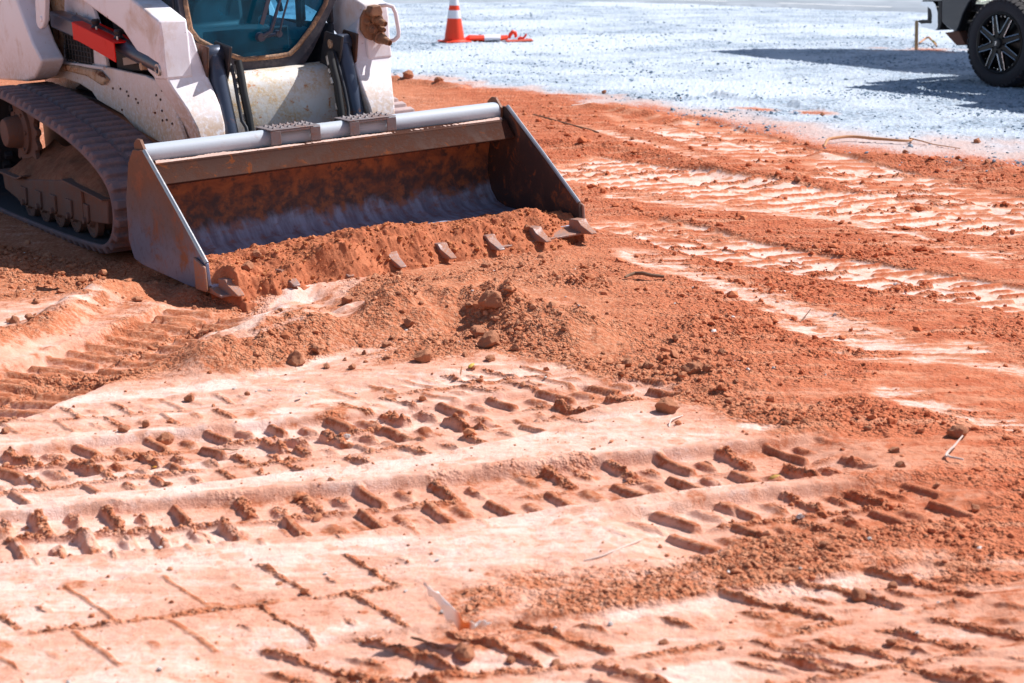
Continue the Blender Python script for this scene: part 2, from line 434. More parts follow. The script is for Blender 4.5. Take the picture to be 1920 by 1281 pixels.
# tyre and track prints: (polyline, half width, pitch, rib half width, depth, rib height, strength, two rows?, slant, style)
PRINTS = [
    dict(p=[(-1.718, 4.152), (-1.379, 4.243), (-1.036, 4.317), (-0.610, 4.411), (-0.288, 4.500), (0.062, 4.606), (0.461, 4.732), (0.847, 4.864), (1.132, 4.981)], w=.170, pitch=.188, rib=.018, dep=.022, hgt=.024, st=1.0, slant=.25, pale=1.0, seed=1),
    dict(p=[(-1.902, 4.639), (-1.544, 4.797), (-1.255, 4.938), (-0.880, 5.070), (-0.452, 5.214), (-0.107, 5.361), (0.277, 5.561), (0.652, 5.797)], w=.150, pitch=.20, rib=.019, dep=.020, hgt=.024, st=1.0, slant=.35, pale=.95, seed=2),
    dict(p=[(-1.825, 4.433), (-1.479, 4.578), (-1.199, 4.697), (-0.839, 4.812), (-0.496, 4.943), (-0.220, 5.081), (0.070, 5.238), (0.342, 5.411)], w=.115, pitch=.20, rib=.014, dep=.012, hgt=.014, st=.9, slant=.35, pale=.95, seed=16, crumbly=.6),
    dict(p=[(-1.659, 3.994), (-1.338, 4.105), (-1.007, 4.183), (-0.663, 4.255), (-0.293, 4.338), (0.060, 4.433)], w=.09, pitch=.20, rib=.010, dep=.006, hgt=.006, st=.6, slant=.3, pale=.9, seed=17, lip=.2),
    dict(p=[(0.240, 4.163), (0.647, 4.355), (0.992, 4.455), (1.390, 4.592)], w=.155, pitch=.20, rib=.018, dep=.020, hgt=.022, st=.95, slant=.38, pale=.6, seed=3),
    dict(p=[(-1.444, 3.424), (-1.183, 3.582), (-0.838, 3.705), (-0.471, 3.826), (-0.081, 3.950)], w=.27, pitch=.23, rib=.010, dep=.006, hgt=.005, lip=.15, st=.9, slant=.34, pale=.9, seed=4),
    dict(p=[(-0.734, 3.192), (-0.302, 3.349), (0.167, 3.458), (0.678, 3.658), (1.327, 3.887)], w=.24, pitch=.19, rib=.014, dep=.014, hgt=.014, st=.9, slant=.8, pale=1.2, seed=5, crumbly=1.0, present=.7, lip=.3),
    dict(p=[(0.474, 9.182), (0.820, 8.738), (1.037, 8.304), (1.547, 7.731), (1.842, 7.443), (2.114, 7.175), (2.440, 6.835)], w=.25, pitch=.21, rib=.020, dep=.013, hgt=.015, st=1.0, slant=-.4, crumbly=.25, keep=1.05, pale=1.25, seed=6, lip=.25),
    dict(p=[(0.184, 11.472), (0.799, 10.727), (1.234, 10.237), (1.642, 9.828), (2.035, 9.522), (2.518, 9.131), (2.950, 8.769)], w=.44, pitch=.20, rib=.021, dep=.013, hgt=.016, st=1.0, slant=-.4, crumbly=.3, keep=.95, pale=1.25, seed=7, lip=.25),
    dict(p=[(0.992, 14.173), (1.392, 13.239), (1.853, 11.827), (2.162, 10.965), (2.498, 10.237), (2.868, 9.358), (3.092, 8.769)], w=.38, pitch=.20, rib=.021, dep=.013, hgt=.016, st=1.0, slant=-.4, crumbly=.3, keep=.95, pale=1.05, seed=8, lip=.25),
    dict(p=[(-1.205, 7.090), (-1.351, 6.643), (-1.512, 6.247), (-1.665, 5.856), (-1.844, 5.443), (-2.012, 5.110)], w=.235, pitch=.125, rib=.022, dep=.030, hgt=.026, st=1.0, slant=.2, pale=.55, crumbly=.12, seed=9),
    dict(p=[(0.211, 3.192), (0.629, 3.365), (1.020, 3.523), (1.369, 3.658)], w=.20, pitch=.17, rib=.014, dep=.012, hgt=.014, st=.9, slant=.8, pale=1.1, seed=13, crumbly=1.0, present=.65, lip=.3),
    dict(p=[(-2.009, 5.197), (-1.680, 5.256), (-1.352, 5.348), (-1.012, 5.443), (-0.733, 5.521)], w=.16, pitch=.17, rib=.014, dep=.010, hgt=.010, st=.6, slant=.4, pale=.8, seed=14),
    dict(p=[(-0.723, 5.443), (-0.371, 5.588), (-0.019, 5.768), (0.372, 5.930)], w=.16, pitch=.15, rib=.016, dep=.010, hgt=.010, st=.8, slant=.4, pale=1.0, seed=15),
    dict(p=[(0.945, 5.256), (1.108, 5.197), (1.330, 5.256)], w=.13, pitch=.14, rib=.02, dep=.010, hgt=.018, st=.6, slant=-.2, pale=.5, seed=10),
    dict(p=[(0.271, 6.331), (0.505, 6.124), (0.725, 5.930)], w=.20, pitch=.11, rib=.018, dep=.010, hgt=.016, st=.7, slant=-.2, pale=.35, seed=12),
    dict(p=[(0.501, 9.131), (0.644, 9.063), (0.854, 8.801), (1.187, 8.318)], w=.16, pitch=.16, rib=.02, dep=.008, hgt=.012, st=.7, slant=0, pale=.8, seed=11),
]
# loose broken soil: polyline, half width, strength
LOOSE = [
    ([(-0.885, 6.100), (-0.654, 6.205), (-0.414, 6.288), (-0.128, 6.506), (0.187, 6.331), (0.568, 5.930), (0.850, 5.574), (1.050, 5.256)], .34, 1.0),
    ([(-0.564, 7.197), (-0.383, 7.329), (-0.074, 7.537), (0.341, 7.478), (0.672, 7.090), (0.940, 6.506)], .34, .9),
    ([(0.504, 8.177), (0.904, 7.090), (1.097, 6.165), (1.229, 5.443), (1.368, 4.864), (1.525, 4.433)], .62, .85),
    ([(0.051, 3.721), (0.315, 3.836), (0.517, 3.887), (0.802, 3.994), (1.111, 4.144), (1.501, 4.263)], .24, 1.45), ([(0.737, 4.183), (1.073, 4.284), (1.467, 4.390)], .2, 1.1),
    ([(0.548, 3.819), (0.716, 3.887), (0.982, 3.887), (1.357, 4.030)], .10, .8),
    ([(0.238, 12.417), (0.727, 11.969), (1.157, 11.290), (1.508, 10.680), (1.770, 10.195)], .28, 1.0),
    ([(0.299, 11.688), (0.858, 11.162), (1.255, 10.566), (1.606, 10.195)], .2, .8),
    ([(2.196, 11.634), (2.495, 11.290), (2.849, 11.112), (3.256, 10.797), (3.623, 10.345)], .42, 1.0),
    ([(2.485, 10.454), (2.816, 9.828), (3.111, 9.270)], .3, .8),
    ([(-2.852, 8.463), (-2.350, 8.041), (-2.025, 7.781), (-1.772, 7.781)], .42, 1.3), ([(-3.176, 8.849), (-2.733, 8.614), (-2.460, 8.434), (-2.130, 8.205), (-1.840, 8.095)], .36, 1.5), ([(-2.273, 7.251), (-2.018, 7.363), (-1.793, 7.537)], .14, .7),
    ([(-1.847, 5.819), (-1.577, 5.893), (-1.293, 5.930), (-1.011, 6.006), (-0.804, 6.100)], .17, .8),
    ([(-2.077, 6.247), (-1.886, 6.690), (-1.681, 7.251), (-1.621, 7.537)], .17, .95),
    ([(-1.391, 5.930), (-1.193, 6.247), (-1.075, 6.690), (-1.020, 7.090)], .17, .9),
    ([(-1.526, 5.081), (-1.230, 5.197), (-0.955, 5.317), (-0.644, 5.379), (-0.462, 5.348)], .10, .6),
    ([(-1.426, 17.333), (-0.849, 16.761), (-0.307, 16.121), (0.382, 15.019), (0.992, 14.173)], .35, .55),
    ([(-1.431, 7.307), (-1.202, 7.218), (-0.962, 7.374), (-0.638, 7.537)], .16, .9),
    ([(-0.457, 3.291), (-0.235, 3.397), (0.048, 3.509), (0.272, 3.597)], .08, .8),
    ([(0.270, 3.567), (0.456, 3.689), (0.699, 3.786)], .07, .75),
    ([(0.900, 9.635), (1.532, 8.769), (2.063, 8.041), (2.516, 7.420)], .20, .55),
    ([(1.847, 8.930), (2.203, 8.614), (2.674, 7.909)], .2, .6),
    ([(0.500, 6.331), (0.812, 6.690), (1.250, 6.331)], .4, .6),
]
# polished pale streaks
STREAK = [
    ([(0.670, 9.907), (1.107, 9.541), (1.501, 9.305), (1.847, 8.930), (2.176, 8.390), (2.539, 7.807)], .15, .85),
    ([(0.601, 8.041), (0.806, 7.744), (0.992, 7.420), (1.112, 7.090), (1.316, 6.690), (1.486, 6.461)], .14, .85),
    ([(-2.251, 6.597), (-2.051, 6.805), (-1.846, 6.965)], .17, .95),
    ([(-0.906, 7.513), (-0.973, 7.090), (-1.031, 6.690), (-1.104, 6.331)], .17, 1.1),
    ([(-0.517, 6.864), (-0.702, 6.690), (-0.852, 6.488), (-1.014, 6.288)], .12, .95),
    ([(-0.522, 6.084), (-0.878, 5.768), (-1.312, 5.574), (-1.726, 5.411), (-2.052, 5.317)], .12, .8),
    ([(-1.871, 4.812), (-1.603, 4.998), (-1.223, 5.167), (-0.840, 5.256), (-0.564, 5.475)], .12, .9),
    ([(-0.681, 5.712), (-0.401, 5.768), (-0.019, 5.856)], .14, .9),
    ([(-1.759, 4.500), (-1.310, 4.523), (-0.877, 4.663), (-0.495, 4.762), (-0.099, 4.917), (0.407, 5.081), (0.727, 5.197)], .13, .95),
    ([(-1.551, 3.922), (-1.311, 4.012), (-0.920, 4.105), (-0.513, 4.203), (-0.088, 4.347), (0.210, 4.455)], .20, 1.0),
    ([(-1.479, 3.721), (-1.066, 3.853), (-0.752, 3.940), (-0.356, 4.030)], .20, .9),
    ([(-1.325, 3.291), (-0.899, 3.424), (-0.561, 3.538), (-0.204, 3.721)], .25, .7),
    ([(1.185, 6.690), (1.437, 6.331), (1.727, 6.247)], .12, .8),
    ([(1.341, 6.165), (1.609, 6.100), (1.880, 5.930)], .11, .8),
    ([(1.365, 5.642), (1.510, 5.411), (1.732, 5.197)], .10, .9),
    ([(0.868, 14.376), (1.365, 12.573), (1.682, 11.419)], .2, .6),
    ([(0.598, 13.416), (0.959, 12.510), (1.353, 11.419)], .10, .6),
    ([(0.280, 3.370), (0.653, 3.509), (1.055, 3.658), (1.326, 3.721)], .24, 1.2),
    ([(-0.068, 3.266), (0.388, 3.291), (0.876, 3.424), (1.240, 3.452)], .3, 1.2),
]
# heaps and ridges: polyline, half width, height
RIDGE = [
    ([(-1.066, 6.100), (-0.911, 6.288), (-0.761, 6.435), (-0.564, 6.615), (-0.357, 6.805), (-0.182, 6.955), (0.000, 6.738), (0.210, 6.400)], .36, .115), ([(-0.389, 6.578), (-0.177, 6.766), (-0.022, 6.624)], .24, .075),
    ([(-0.575, 7.037), (-0.377, 7.218), (-0.168, 7.363)], .2, .06), ([(-2.707, 8.177), (-2.350, 8.041), (-2.082, 7.909)], .10, .04), ([(-2.318, 7.657), (-2.060, 7.719)], .07, .03), ([(-2.789, 8.614), (-2.468, 8.463)], .08, .035),
    ([(-1.714, 7.537), (-1.769, 7.175), (-1.862, 6.766), (-1.965, 6.357), (-2.061, 6.006)], .17, .085),
    ([(-2.05, 7.90), (-1.79, 7.60), (-1.51, 7.36), (-1.18, 7.13), (-0.92, 7.19)], .34, -.085), ([(-1.201, 6.786), (-1.333, 6.551), (-1.502, 6.205), (-1.655, 5.819), (-1.834, 5.411), (-2.001, 5.081)], .34, -.035),
    ([(0.276, 12.325), (0.902, 11.743), (1.360, 10.868), (1.711, 10.237)], .16, .045),
    ([(2.244, 11.688), (2.694, 11.367), (3.291, 10.916), (3.698, 10.566)], .22, .055),
    ([(0.658, 14.798), (1.091, 14.294), (1.393, 13.672)], .13, .05),
    ([(-1.262, 17.333), (-0.917, 17.042), (-0.521, 16.435)], .16, .05),
    ([(1.957, 15.818), (2.226, 15.246)], .16, .05), ([(2.492, 14.798), (2.681, 14.542)], .14, .06),
    ([(0.484, 6.124), (0.666, 5.930), (0.870, 5.712)], .14, .025),
    ([(0.823, 5.379), (0.945, 5.256), (1.039, 5.197)], .12, .03),
    ([(-0.434, 3.494), (-0.241, 3.494), (0.049, 3.567), (0.199, 3.627), (0.437, 3.753)], .06, .014),
    ([(-1.080, 7.537), (-0.947, 7.251), (-1.097, 6.835)], .08, .012),
]
RIDGE_L = [(smooth_line(p), w, h) for p, w, h in RIDGE]
RED_L = [(smooth_line(p), w) for p, w in (([(4.727, 21.586), (5.169, 21.586), (5.697, 21.140)], .30), ([(2.028, 14.669), (2.172, 14.542)], .12), ([(2.468, 14.376), (2.659, 14.294)], .12))]
LOOSE_L = [(smooth_line(p), w, s_) for p, w, s_ in LOOSE]
STREAK_L = [(smooth_line(p), w, s_) for p, w, s_ in STREAK]
for q in PRINTS: q['L'] = smooth_line(q['p'])

YAW = R(33.4); ROLL = R(2.46)
LS = np.array([math.cos(YAW)*math.cos(ROLL), math.sin(YAW)*math.cos(ROLL), math.sin(ROLL)])
LF = np.array([math.sin(YAW), -math.cos(YAW), 0.0])
LZ = np.cross(LF, LS)
LZ = LZ if LZ[2] > 0 else -LZ
LO = np.array([-.416, 7.783, 0.0])

def near(L, X, Y, w):
    return (X > L[:, 0].min()-w) & (X < L[:, 0].max()+w) & (Y > L[:, 1].min()-w) & (Y < L[:, 1].max()+w)

def terrain(X, Y, fine=True):
    """height and surface masks at ground points"""
    X = X.astype(np.float32); Y = Y.astype(np.float32); sh = X.shape
    X = X.ravel(); Y = Y.ravel()
    wx = X + .06*fbm(X*1.7, Y*1.7, 5, 3); wy = Y + .06*fbm(X*1.7+9, Y*1.7, 6, 3)
    jx = wx + .02*fbm(X*11, Y*11, 7, 2); jy = wy + .02*fbm(X*11+4, Y*11, 8, 2)
    # gravel side
    gsd = (wy-np.interp(wx, BORDER[:, 0], BORDER[:, 1]))*.8 + .22*fbm(X*1.2, Y*1.2, 21, 4)
    gsd = gsd + .42*fbm(X*3.1, Y*2.1, 22, 4) + .15*fbm(X*11, Y*8, 23, 3)
    gravel = sstep(-.35-.9*sstep(.8, 2.0, X), .95+.5*sstep(.8, 2.0, X), gsd)
    for L, w in RED_L:
        m = near(L, wx, wy, w*2)
        if m.any():
            _, v, _ = uv_line(jx[m], jy[m], L); gravel[m] *= 1-.75*sstep(w*1.6, w*.2, np.abs(v))*np.clip(.55+1.5*fbm(X[m]*3, Y[m]*3, 46, 3), 0, 1)
    red_band = sstep(-1.7, -.2, gsd)*(1-gravel)
    # large shape
    h = .018*fbm(X*.6, Y*.6, 31, 3) + .008*fbm(X*2.3, Y*2.3, 32, 3)
    # settle under the loader
    ds = (X-LO[0])*LS[0]+(Y-LO[1])*LS[1]; df = (X-LO[0])*LF[0]+(Y-LO[1])*LF[1]
    near_loader = sstep(-.25, -1.1, df)*sstep(2.2, 1.2, np.abs(ds))
    h = h*(1-near_loader) + near_loader*(math.sin(ROLL)*ds - .085)
    # smooth / loose fields
    lw = X*.30+Y
    pale_zone = sstep(7.2, 5.0, lw)
    smooth = .22 + .50*pale_zone
    smooth = np.where(X > 1.2, smooth*.55+.12, smooth)
    orange = sstep(.2, 1.4, X+(Y-6)*.16)*sstep(3.2, 4.6, Y+X*.4)
    loose = .40 + .34*fbm(X*1.9, Y*1.9, 41, 4) + .22*orange
    loose = loose*(1-.6*pale_zone)
    for L, w, s_ in LOOSE_L:
        m = near(L, wx, wy, w*1.7)
        if not m.any(): continue
        _, v, _ = uv_line(jx[m], jy[m], L)
        k = sstep(w*1.35, w*.45, np.abs(v))*s_*np.clip(.72+.9*fbm(X[m]*3.2, Y[m]*3.2, 48, 4), .32, 1.05)
        loose[m] = np.maximum(loose[m], k); smooth[m] *= (1-.92*k)
    for L, w, hh in RIDGE_L:
        m = near(L, wx, wy, w*2)
        if not m.any(): continue
        u, v, tot = uv_line(jx[m], jy[m], L)
        k = np.maximum(0, 1-np.abs(v)/w); k = k*k*(3-2*k)
        k = k*(.75+.5*fbm(X[m]*6, Y[m]*6, 45, 3))
        h[m] += hh*k
        if hh > 0.02: loose[m] = np.maximum(loose[m], .75*k); smooth[m] *= (1-.7*np.clip(k, 0, 1))
    for L, w, s_ in STREAK_L:
        m = near(L, wx, wy, w*1.7)
        if not m.any(): continue
        u, v, _ = uv_line(jx[m], jy[m], L)
        k = sstep(w*1.9, w*.1, np.abs(v))*s_*(.72+1.1*fbm(u*1.3, v*16, 43, 4)+.5*fbm(X[m]*9, Y[m]*9, 47, 3)+np.where(X[m] > .6, 1.3, .5)*fbm(X[m]*5, Y[m]*34, 49, 3))
        k = np.clip(k, 0, 1)
        smooth[m] = np.maximum(smooth[m], np.minimum(k, np.where(X[m] > .6, .74, .95))); loose[m] *= (1-.8*k)
        h[m] += (.0045*fbm(v*42, u*1.5, 44, 3)-.006)*k
    ribs = np.zeros_like(h)
    for q in PRINTS:
        L = q['L']; w = q['w']; m = near(L, wx, wy, w*1.8)
        if not m.any(): continue
        u, v, tot = uv_line(X[m]+.25*(wx[m]-X[m]), Y[m]+.25*(wy[m]-Y[m]), L)
        u = u + .010*fbm(X[m]*7, Y[m]*7, q['seed']*13, 2); 
        ends = sstep(0, .25, u)*sstep(0, .25, tot-u)
        wob = .012*fbm(u*5, u*0+q['seed'], 91, 3)
        av = np.abs(v)+wob
        inn = sstep(w+.022, w-.012, av)*ends*q['st']
        keep = np.clip(q.get('keep', .62)+1.1*fbm(X[m]*2.6, Y[m]*2.6, 60+q['seed'], 3), 0, 1)
        p = q['pitch']; half = (v > 0).astype(np.float32)
        uu = u + q['slant']*v + half*p*.5
        cell = np.floor(uu/p+.5); du = (uu/p+.5-cell-.5)*p
        rw = q['rib']*(.75+.4*hsh(cell, half+q['seed'], 71))
        ra = np.abs(v); 
        cl0 = np.floor(uu/p+.5)
        r0 = sstep(.0, .012, ra-.002-.12*w*hsh(cl0, half+q['seed'], 81)**2)*sstep(w+.02, w-.005, ra+.10*w*hsh(cl0, half+q['seed'], 82)**2)
        present = (hsh(cell, half+q['seed'], 72) < q.get('present', .96))
        cr_ = (hsh(cell, half+q['seed'], 79) < q.get('crumbly', .35)).astype(np.float32)
        du = du + (hsh(cell, half+q['seed'], 80)-.5)*p*.12 + .005*fbm(u*6, v*9, 73, 2)
        rib = sstep(rw*1.15, rw*.35, np.abs(du)/(1+.25*cr_))*r0*present
        # small stubs midway between ribs
        uu2 = uu+p*.5; c2 = np.floor(uu2/p+.5); d2 = (uu2/p+.5-c2-.5)*p+.02*(hsh(c2, half+q['seed'], 83)-.5)
        st0 = w*(.35+.35*hsh(c2, half+q['seed'], 85))
        stub = sstep(rw*1.7, rw*.6, np.hypot(d2, (ra-st0)*.45))*(hsh(c2, half+q['seed'], 74) < .85)*.7
        # a broken line of squeezed clay along the middle
        mid = sstep(.024, .004, np.abs(v+.01*fbm(u*9, u*0, 76, 2)))*np.clip(.45+1.4*fbm(u*7, u*0+3, 75, 2), 0, 1)*.6
        rr = np.maximum(np.maximum(rib, stub), mid)*inn
        crumble = 1+(.08+.75*cr_)*fbm(X[m]*16, Y[m]*16, 77, 3)
        lip = sstep(.06, .015, np.abs(av-w-.02))*ends*q['st']*(.5+.9*fbm(u*6, v*4, 78, 3))
        h[m] = h[m]*(1-.35*inn) - 1.6*q['dep']*inn + q['hgt']*1.25*rr*crumble*(.6+.4*keep) + .010*np.clip(lip, 0, 1)*q.get('lip', .6)
        ribs[m] = np.maximum(ribs[m], rr*q['st'])
        pd = np.minimum(inn*(1-np.clip(rr*1.3, 0, 1))*keep*q['pale'], np.where(X[m] > 1.2, .95, 1.0))
        smooth[m] = smooth[m]*(1-inn*.5*(1-keep))
        smooth[m] = np.maximum(smooth[m], pd*.95); smooth[m] *= 1-.75*np.clip(rr, 0, 1)
        loose[m] = loose[m]*(1-.85*inn*keep)
        loose[m] = np.maximum(loose[m], .85*np.maximum(rr*cr_, mid*1.6*inn))
        lip = np.clip(lip, 0, 1)*q.get('lip', .6)*np.clip(.6+1.6*fbm(X[m]*5, Y[m]*5, 84, 3), 0, 1.2); loose[m] = np.maximum(loose[m], .9*lip); smooth[m] *= 1-np.clip(.6*np.maximum(lip, mid*inn), 0, 1)
    loose = np.clip(loose, 0, 1)*(1-gravel)
    if fine:
        n = fbm(X*14, Y*14, 51, 4)
        lum = .009*n*(.25+loose) + .009*loose*fbm(X*36, Y*36, 56, 3)*sstep(10, 6, Y)
        pb = pebbles(X*11, Y*11, 101, .10, .48, .55)/11*.85
        pb2 = pebbles(X*27, Y*27, 111, .15, .5, .75)/27*.95
        pb3 = pebbles(X*5.2, Y*5.2, 121, .08, .36, .35)/5.2*.7
        l2 = loose*(.55+.6*fbm(X*3.1, Y*3.1, 52, 3))
        nr_ = sstep(3.2, 6.0, Y)
        lum += (pb*sstep(.42, .85, l2) + pb3*sstep(.62, .95, l2))*(.35+.65*nr_) + pb2*sstep(.15, .6, l2)*(.6+.4*nr_)
        lum += .012*loose*(1-nr_)*fbm(X*19, Y*19, 55, 4)
        lum += (1-gravel)*(.0022*fbm(X*33, Y*33, 53, 3))
        lum += gravel*(pebbles(X*24, Y*24, 131, .2, .55, .9)/24*.8+.006*fbm(X*5, Y*5, 54, 3))
        h = h+lum
        dark = np.clip(pb*30+pb2*40, 0, 1)*(1-gravel)
        smooth = smooth*(1-.6*dark)
    smooth = np.clip(smooth, 0, 1)*(1-.35*red_band)
    return h.reshape(sh), smooth.reshape(sh), gravel.reshape(sh).astype(np.float32), orange.reshape(sh), loose.reshape(sh)

def hz(x, y):
    return float(terrain(np.array([x]), np.array([y]))[0][0])

# ------------------------------------------------------------------ ground sheet
def build_ground():
    NI = 1250
    # rows in view are spaced so that each is about half a picture line apart
    t = np.linspace(0, 1, NI)
    inv = (1/2.9)*(1-t)+(1/36.0)*t
    rows = 1/inv
    rows = np.concatenate([np.array([-60, -30, -12, -5, -2, 0, 1.2, 1.9, 2.5]), rows, np.geomspace(37, 900, 30)])
    c_in = np.linspace(-.345, .345, 1180)
    side = np.geomspace(.36, 9.0, 34)
    cols = np.concatenate([-side[::-1], c_in, side])
    w = np.where(rows > 1.0, rows, 1.0) + .05
    w = np.where(rows > 1.0, w, 1.0 + np.abs(rows-1.0)*.7 + .05)
    X = cols[None, :]*w[:, None]; Y = np.repeat(rows[:, None], len(cols), 1)
    h, sm, gr, orr, lo = terrain(X, Y)
    far = sstep(40, 60, np.abs(Y))+0*X
    h = h*(1-far)
    V = np.stack([X, Y, h], -1).reshape(-1, 3)
    nr, nc = X.shape
    i = np.arange(nr-1)[:, None]*nc + np.arange(nc-1)[None, :]
    Q = np.stack([i, i+1, i+nc+1, i+nc], -1).reshape(-1, 4)
    me = np_mesh('ground', V, quads=Q)
    a = me.color_attributes.new('surface', 'FLOAT_COLOR', 'POINT')
    cl = np.stack([sm, gr, orr, lo], -1).astype(np.float32).reshape(-1)
    a.data.foreach_set('color', cl)
    me.materials.append(M_ground)
    o = bpy.data.objects.new('ground', me); link(o); tag(o, kind='structure')
    return o
build_ground()

# paved road beyond the gravel
def build_road():
    m = mat('pale_weathered_asphalt', (.34, .38, .43), .85); b = NB(m)
    c = b.mix(b.ramp(b.noise(.5, 5), .35, .7), (.30, .34, .39), (.44, .48, .53))
    c = b.mix(b.ramp(b.noise(3, 5), .5, .75), c, (.26, .30, .35))
    b.color(c); b.bump(b.noise(60, 3), .2, .005)
    P = [(-80, 36.5), (-2.6, 33.9), (1.9, 34.3), (4.5, 32.6), (7.3, 30.2), (14, 27), (60, 18)]
    vs = [(x, y, .012+.03) for x, y in P] + [(x*1.0, y+11.5, .042) for x, y in P]
    n = len(P)
    vs += [(x, y-.25, -.08) for x, y in P]
    mb = MB().add(vs, [[i, i+1, n+i+1, n+i] for i in range(n-1)] + [[2*n+i, 2*n+i+1, i+1, i] for i in range(n-1)])
    o = mb.build('road', m); tag(o, kind='structure')
    w = mat('white_road_paint', (.78, .78, .78), .7)
    st = [(a[0]+.4, a[1]+.35) for a in P]
    mb = MB()
    for i in range(1, 4):
        a = Vector(st[i]); c_ = Vector(st[i+1]); d = (c_-a)
        p0 = a+d*.06; p1 = a+d*.72; nn = Vector((-d.y, d.x)).normalized()*.16
        mb.add([(*p0, .046), (*p1, .046), (*(p1+nn), .046), (*(p0+nn), .046)], [[0, 1, 2, 3]])
    o = mb.build('road_marking', w); tag(o, kind='structure')
build_road()

# ------------------------------------------------------------------ crumbs of soil and gravel stones (uncountable)
ICO_V = []; ph = (1+5**.5)/2
for a_, b_ in ((1, ph),):
    for s1 in (-1, 1):
        for s2 in (-1, 1):
            ICO_V += [(0, s1*a_, s2*b_), (s1*a_, s2*b_, 0), (s2*b_, 0, s1*a_)]
ICO_V = np.array(ICO_V)/math.sqrt(1+ph*ph)
_bm = bmesh.new(); [_bm.verts.new(v) for v in ICO_V]; bmesh.ops.convex_hull(_bm, input=_bm.verts)
_bm.verts.index_update(); ICO_F = np.array([[v.index for v in f.verts] for f in _bm.faces]); ICO_V = np.array([v.co[:] for v in _bm.verts]); _bm.free()

def stones(name, P, size, tint, smooth=False, flat=.75, sink=.25):
    n = len(P)
    ax = rng.normal(size=(n, 3)); ax /= np.linalg.norm(ax, axis=1)[:, None]
    an = rng.uniform(0, 6.28, n); c = np.cos(an)[:, None]; s_ = np.sin(an)[:, None]
    base = ICO_V[None]*(1+rng.uniform(-.28, .28, (n, 12, 1)))*(rng.uniform(.65, 1.25, (n, 1, 3)))
    k = ax[:, None, :]; dot = (base*k).sum(-1, keepdims=True)
    v = base*c[:, None]+np.cross(np.broadcast_to(k, base.shape), base)*s_[:, None]+k*dot*(1-c[:, None])
    v = v*size[:, None, None]; v[..., 2] *= flat
    v = v+P[:, None, :]; v[..., 2] += (size*flat*(1-2*sink)*.6)[:, None]
    F = (ICO_F[None]+(np.arange(n)*12)[:, None, None]).reshape(-1, 3)
    me = np_mesh(name, v.reshape(-1, 3), tris=F, smooth=smooth)
    a = me.color_attributes.new('tint', 'FLOAT_COLOR', 'POINT')
    t4 = np.concatenate([tint, np.ones((n, 1))], 1); a.data.foreach_set('color', np.repeat(t4, 12, 0).astype(np.float32).ravel())
    me.materials.append(M_crumb)
    o = bpy.data.objects.new(name, me); link(o); return o

def scatter():
    N = 420000
    inv = rng.uniform(1/26., 1/2.9, N)
    Y = 1/inv; Y = np.where(rng.uniform(size=N) < .35, rng.uniform(3, 14, N), Y)
    X = rng.uniform(-.34, .34, N)*(Y+.2)
    _, sm, gr, orr, lo = terrain(X, Y, fine=False)
    pr = (sstep(.3, .95, lo)**1.6*.50+.014)*(1-gr)
    pr *= np.clip(.6+.9*fbm(X.astype(np.float32)*2.2, Y.astype(np.float32)*2.2, 201, 3), .05, 1.4)
    ds = (X-LO[0])*LS[0]+(Y-LO[1])*LS[1]; df = (X-LO[0])*LF[0]+(Y-LO[1])*LF[1]
    free = ~((np.abs(ds) < 1.02) & (df < .0))
    k = (rng.uniform(size=N) < pr) & free
    X, Y, sm, orr, lo = X[k], Y[k], sm[k], orr[k], lo[k]
    n = len(X)
    size = .0027*np.exp(rng.normal(0, .62, n))*(1+.6*lo); size = np.clip(size, .0016, .022)
    size *= np.clip(Y/6, .5, 1.5)**.8
    Z = terrain(X, Y)[0]
    t = rng.uniform(0, 1, (n, 1)); q = rng.uniform(.85, 1.15, (n, 1))
    a = np.array([.41, .14, .065]); b = np.array([.56, .26, .15]); h1 = np.array([.46, .11, .045]); h2 = np.array([.60, .21, .10])
    col = ((a*(1-t)+b*t)*(1-orr[:, None])+(h1*(1-t)+h2*t)*orr[:, None])*q
    wh = rng.uniform(size=n) < .006; col[wh] = (.78, .72, .68)
    o = stones('soil_crumbs', np.stack([X, Y, Z], -1), size, col)
    tag(o, 'countless small crumbs of red clay strewn over the churned soil', 'soil crumbs', kind='stuff')
    # gravel
    N = 150000
    inv = rng.uniform(1/36., 1/9., N); Y = 1/inv; X = rng.uniform(-.36, .36, N)*(Y+.2)
    _, sm, gr, orr, lo = terrain(X, Y, fine=False)
    pk = np.clip(.25+1.3*fbm(X.astype(np.float32)*.7, Y.astype(np.float32)*1.6, 211, 3), .05, 1)
    kk = rng.uniform(size=N) < gr*pk*.55
    rl = (Y > 33.2-.0*X) & (Y > 34.6-.55*np.abs(X-0))
    kk &= ~rl
    X, Y = X[kk], Y[kk]; n = len(X)
    size = np.clip(.0085*np.exp(rng.normal(0, .42, n)), .004, .028)
    Z = terrain(X, Y)[0]
    t = rng.uniform(0, 1, (n, 1))
    col = np.array([.14, .20, .26])*(1-t)+np.array([.47, .56, .66])*t
    o = stones('gravel', np.stack([X, Y, Z], -1), size, col, flat=.7)
    tag(o, 'pale blue grey crushed gravel covering the yard behind the red soil', 'gravel', kind='stuff')
scatter()

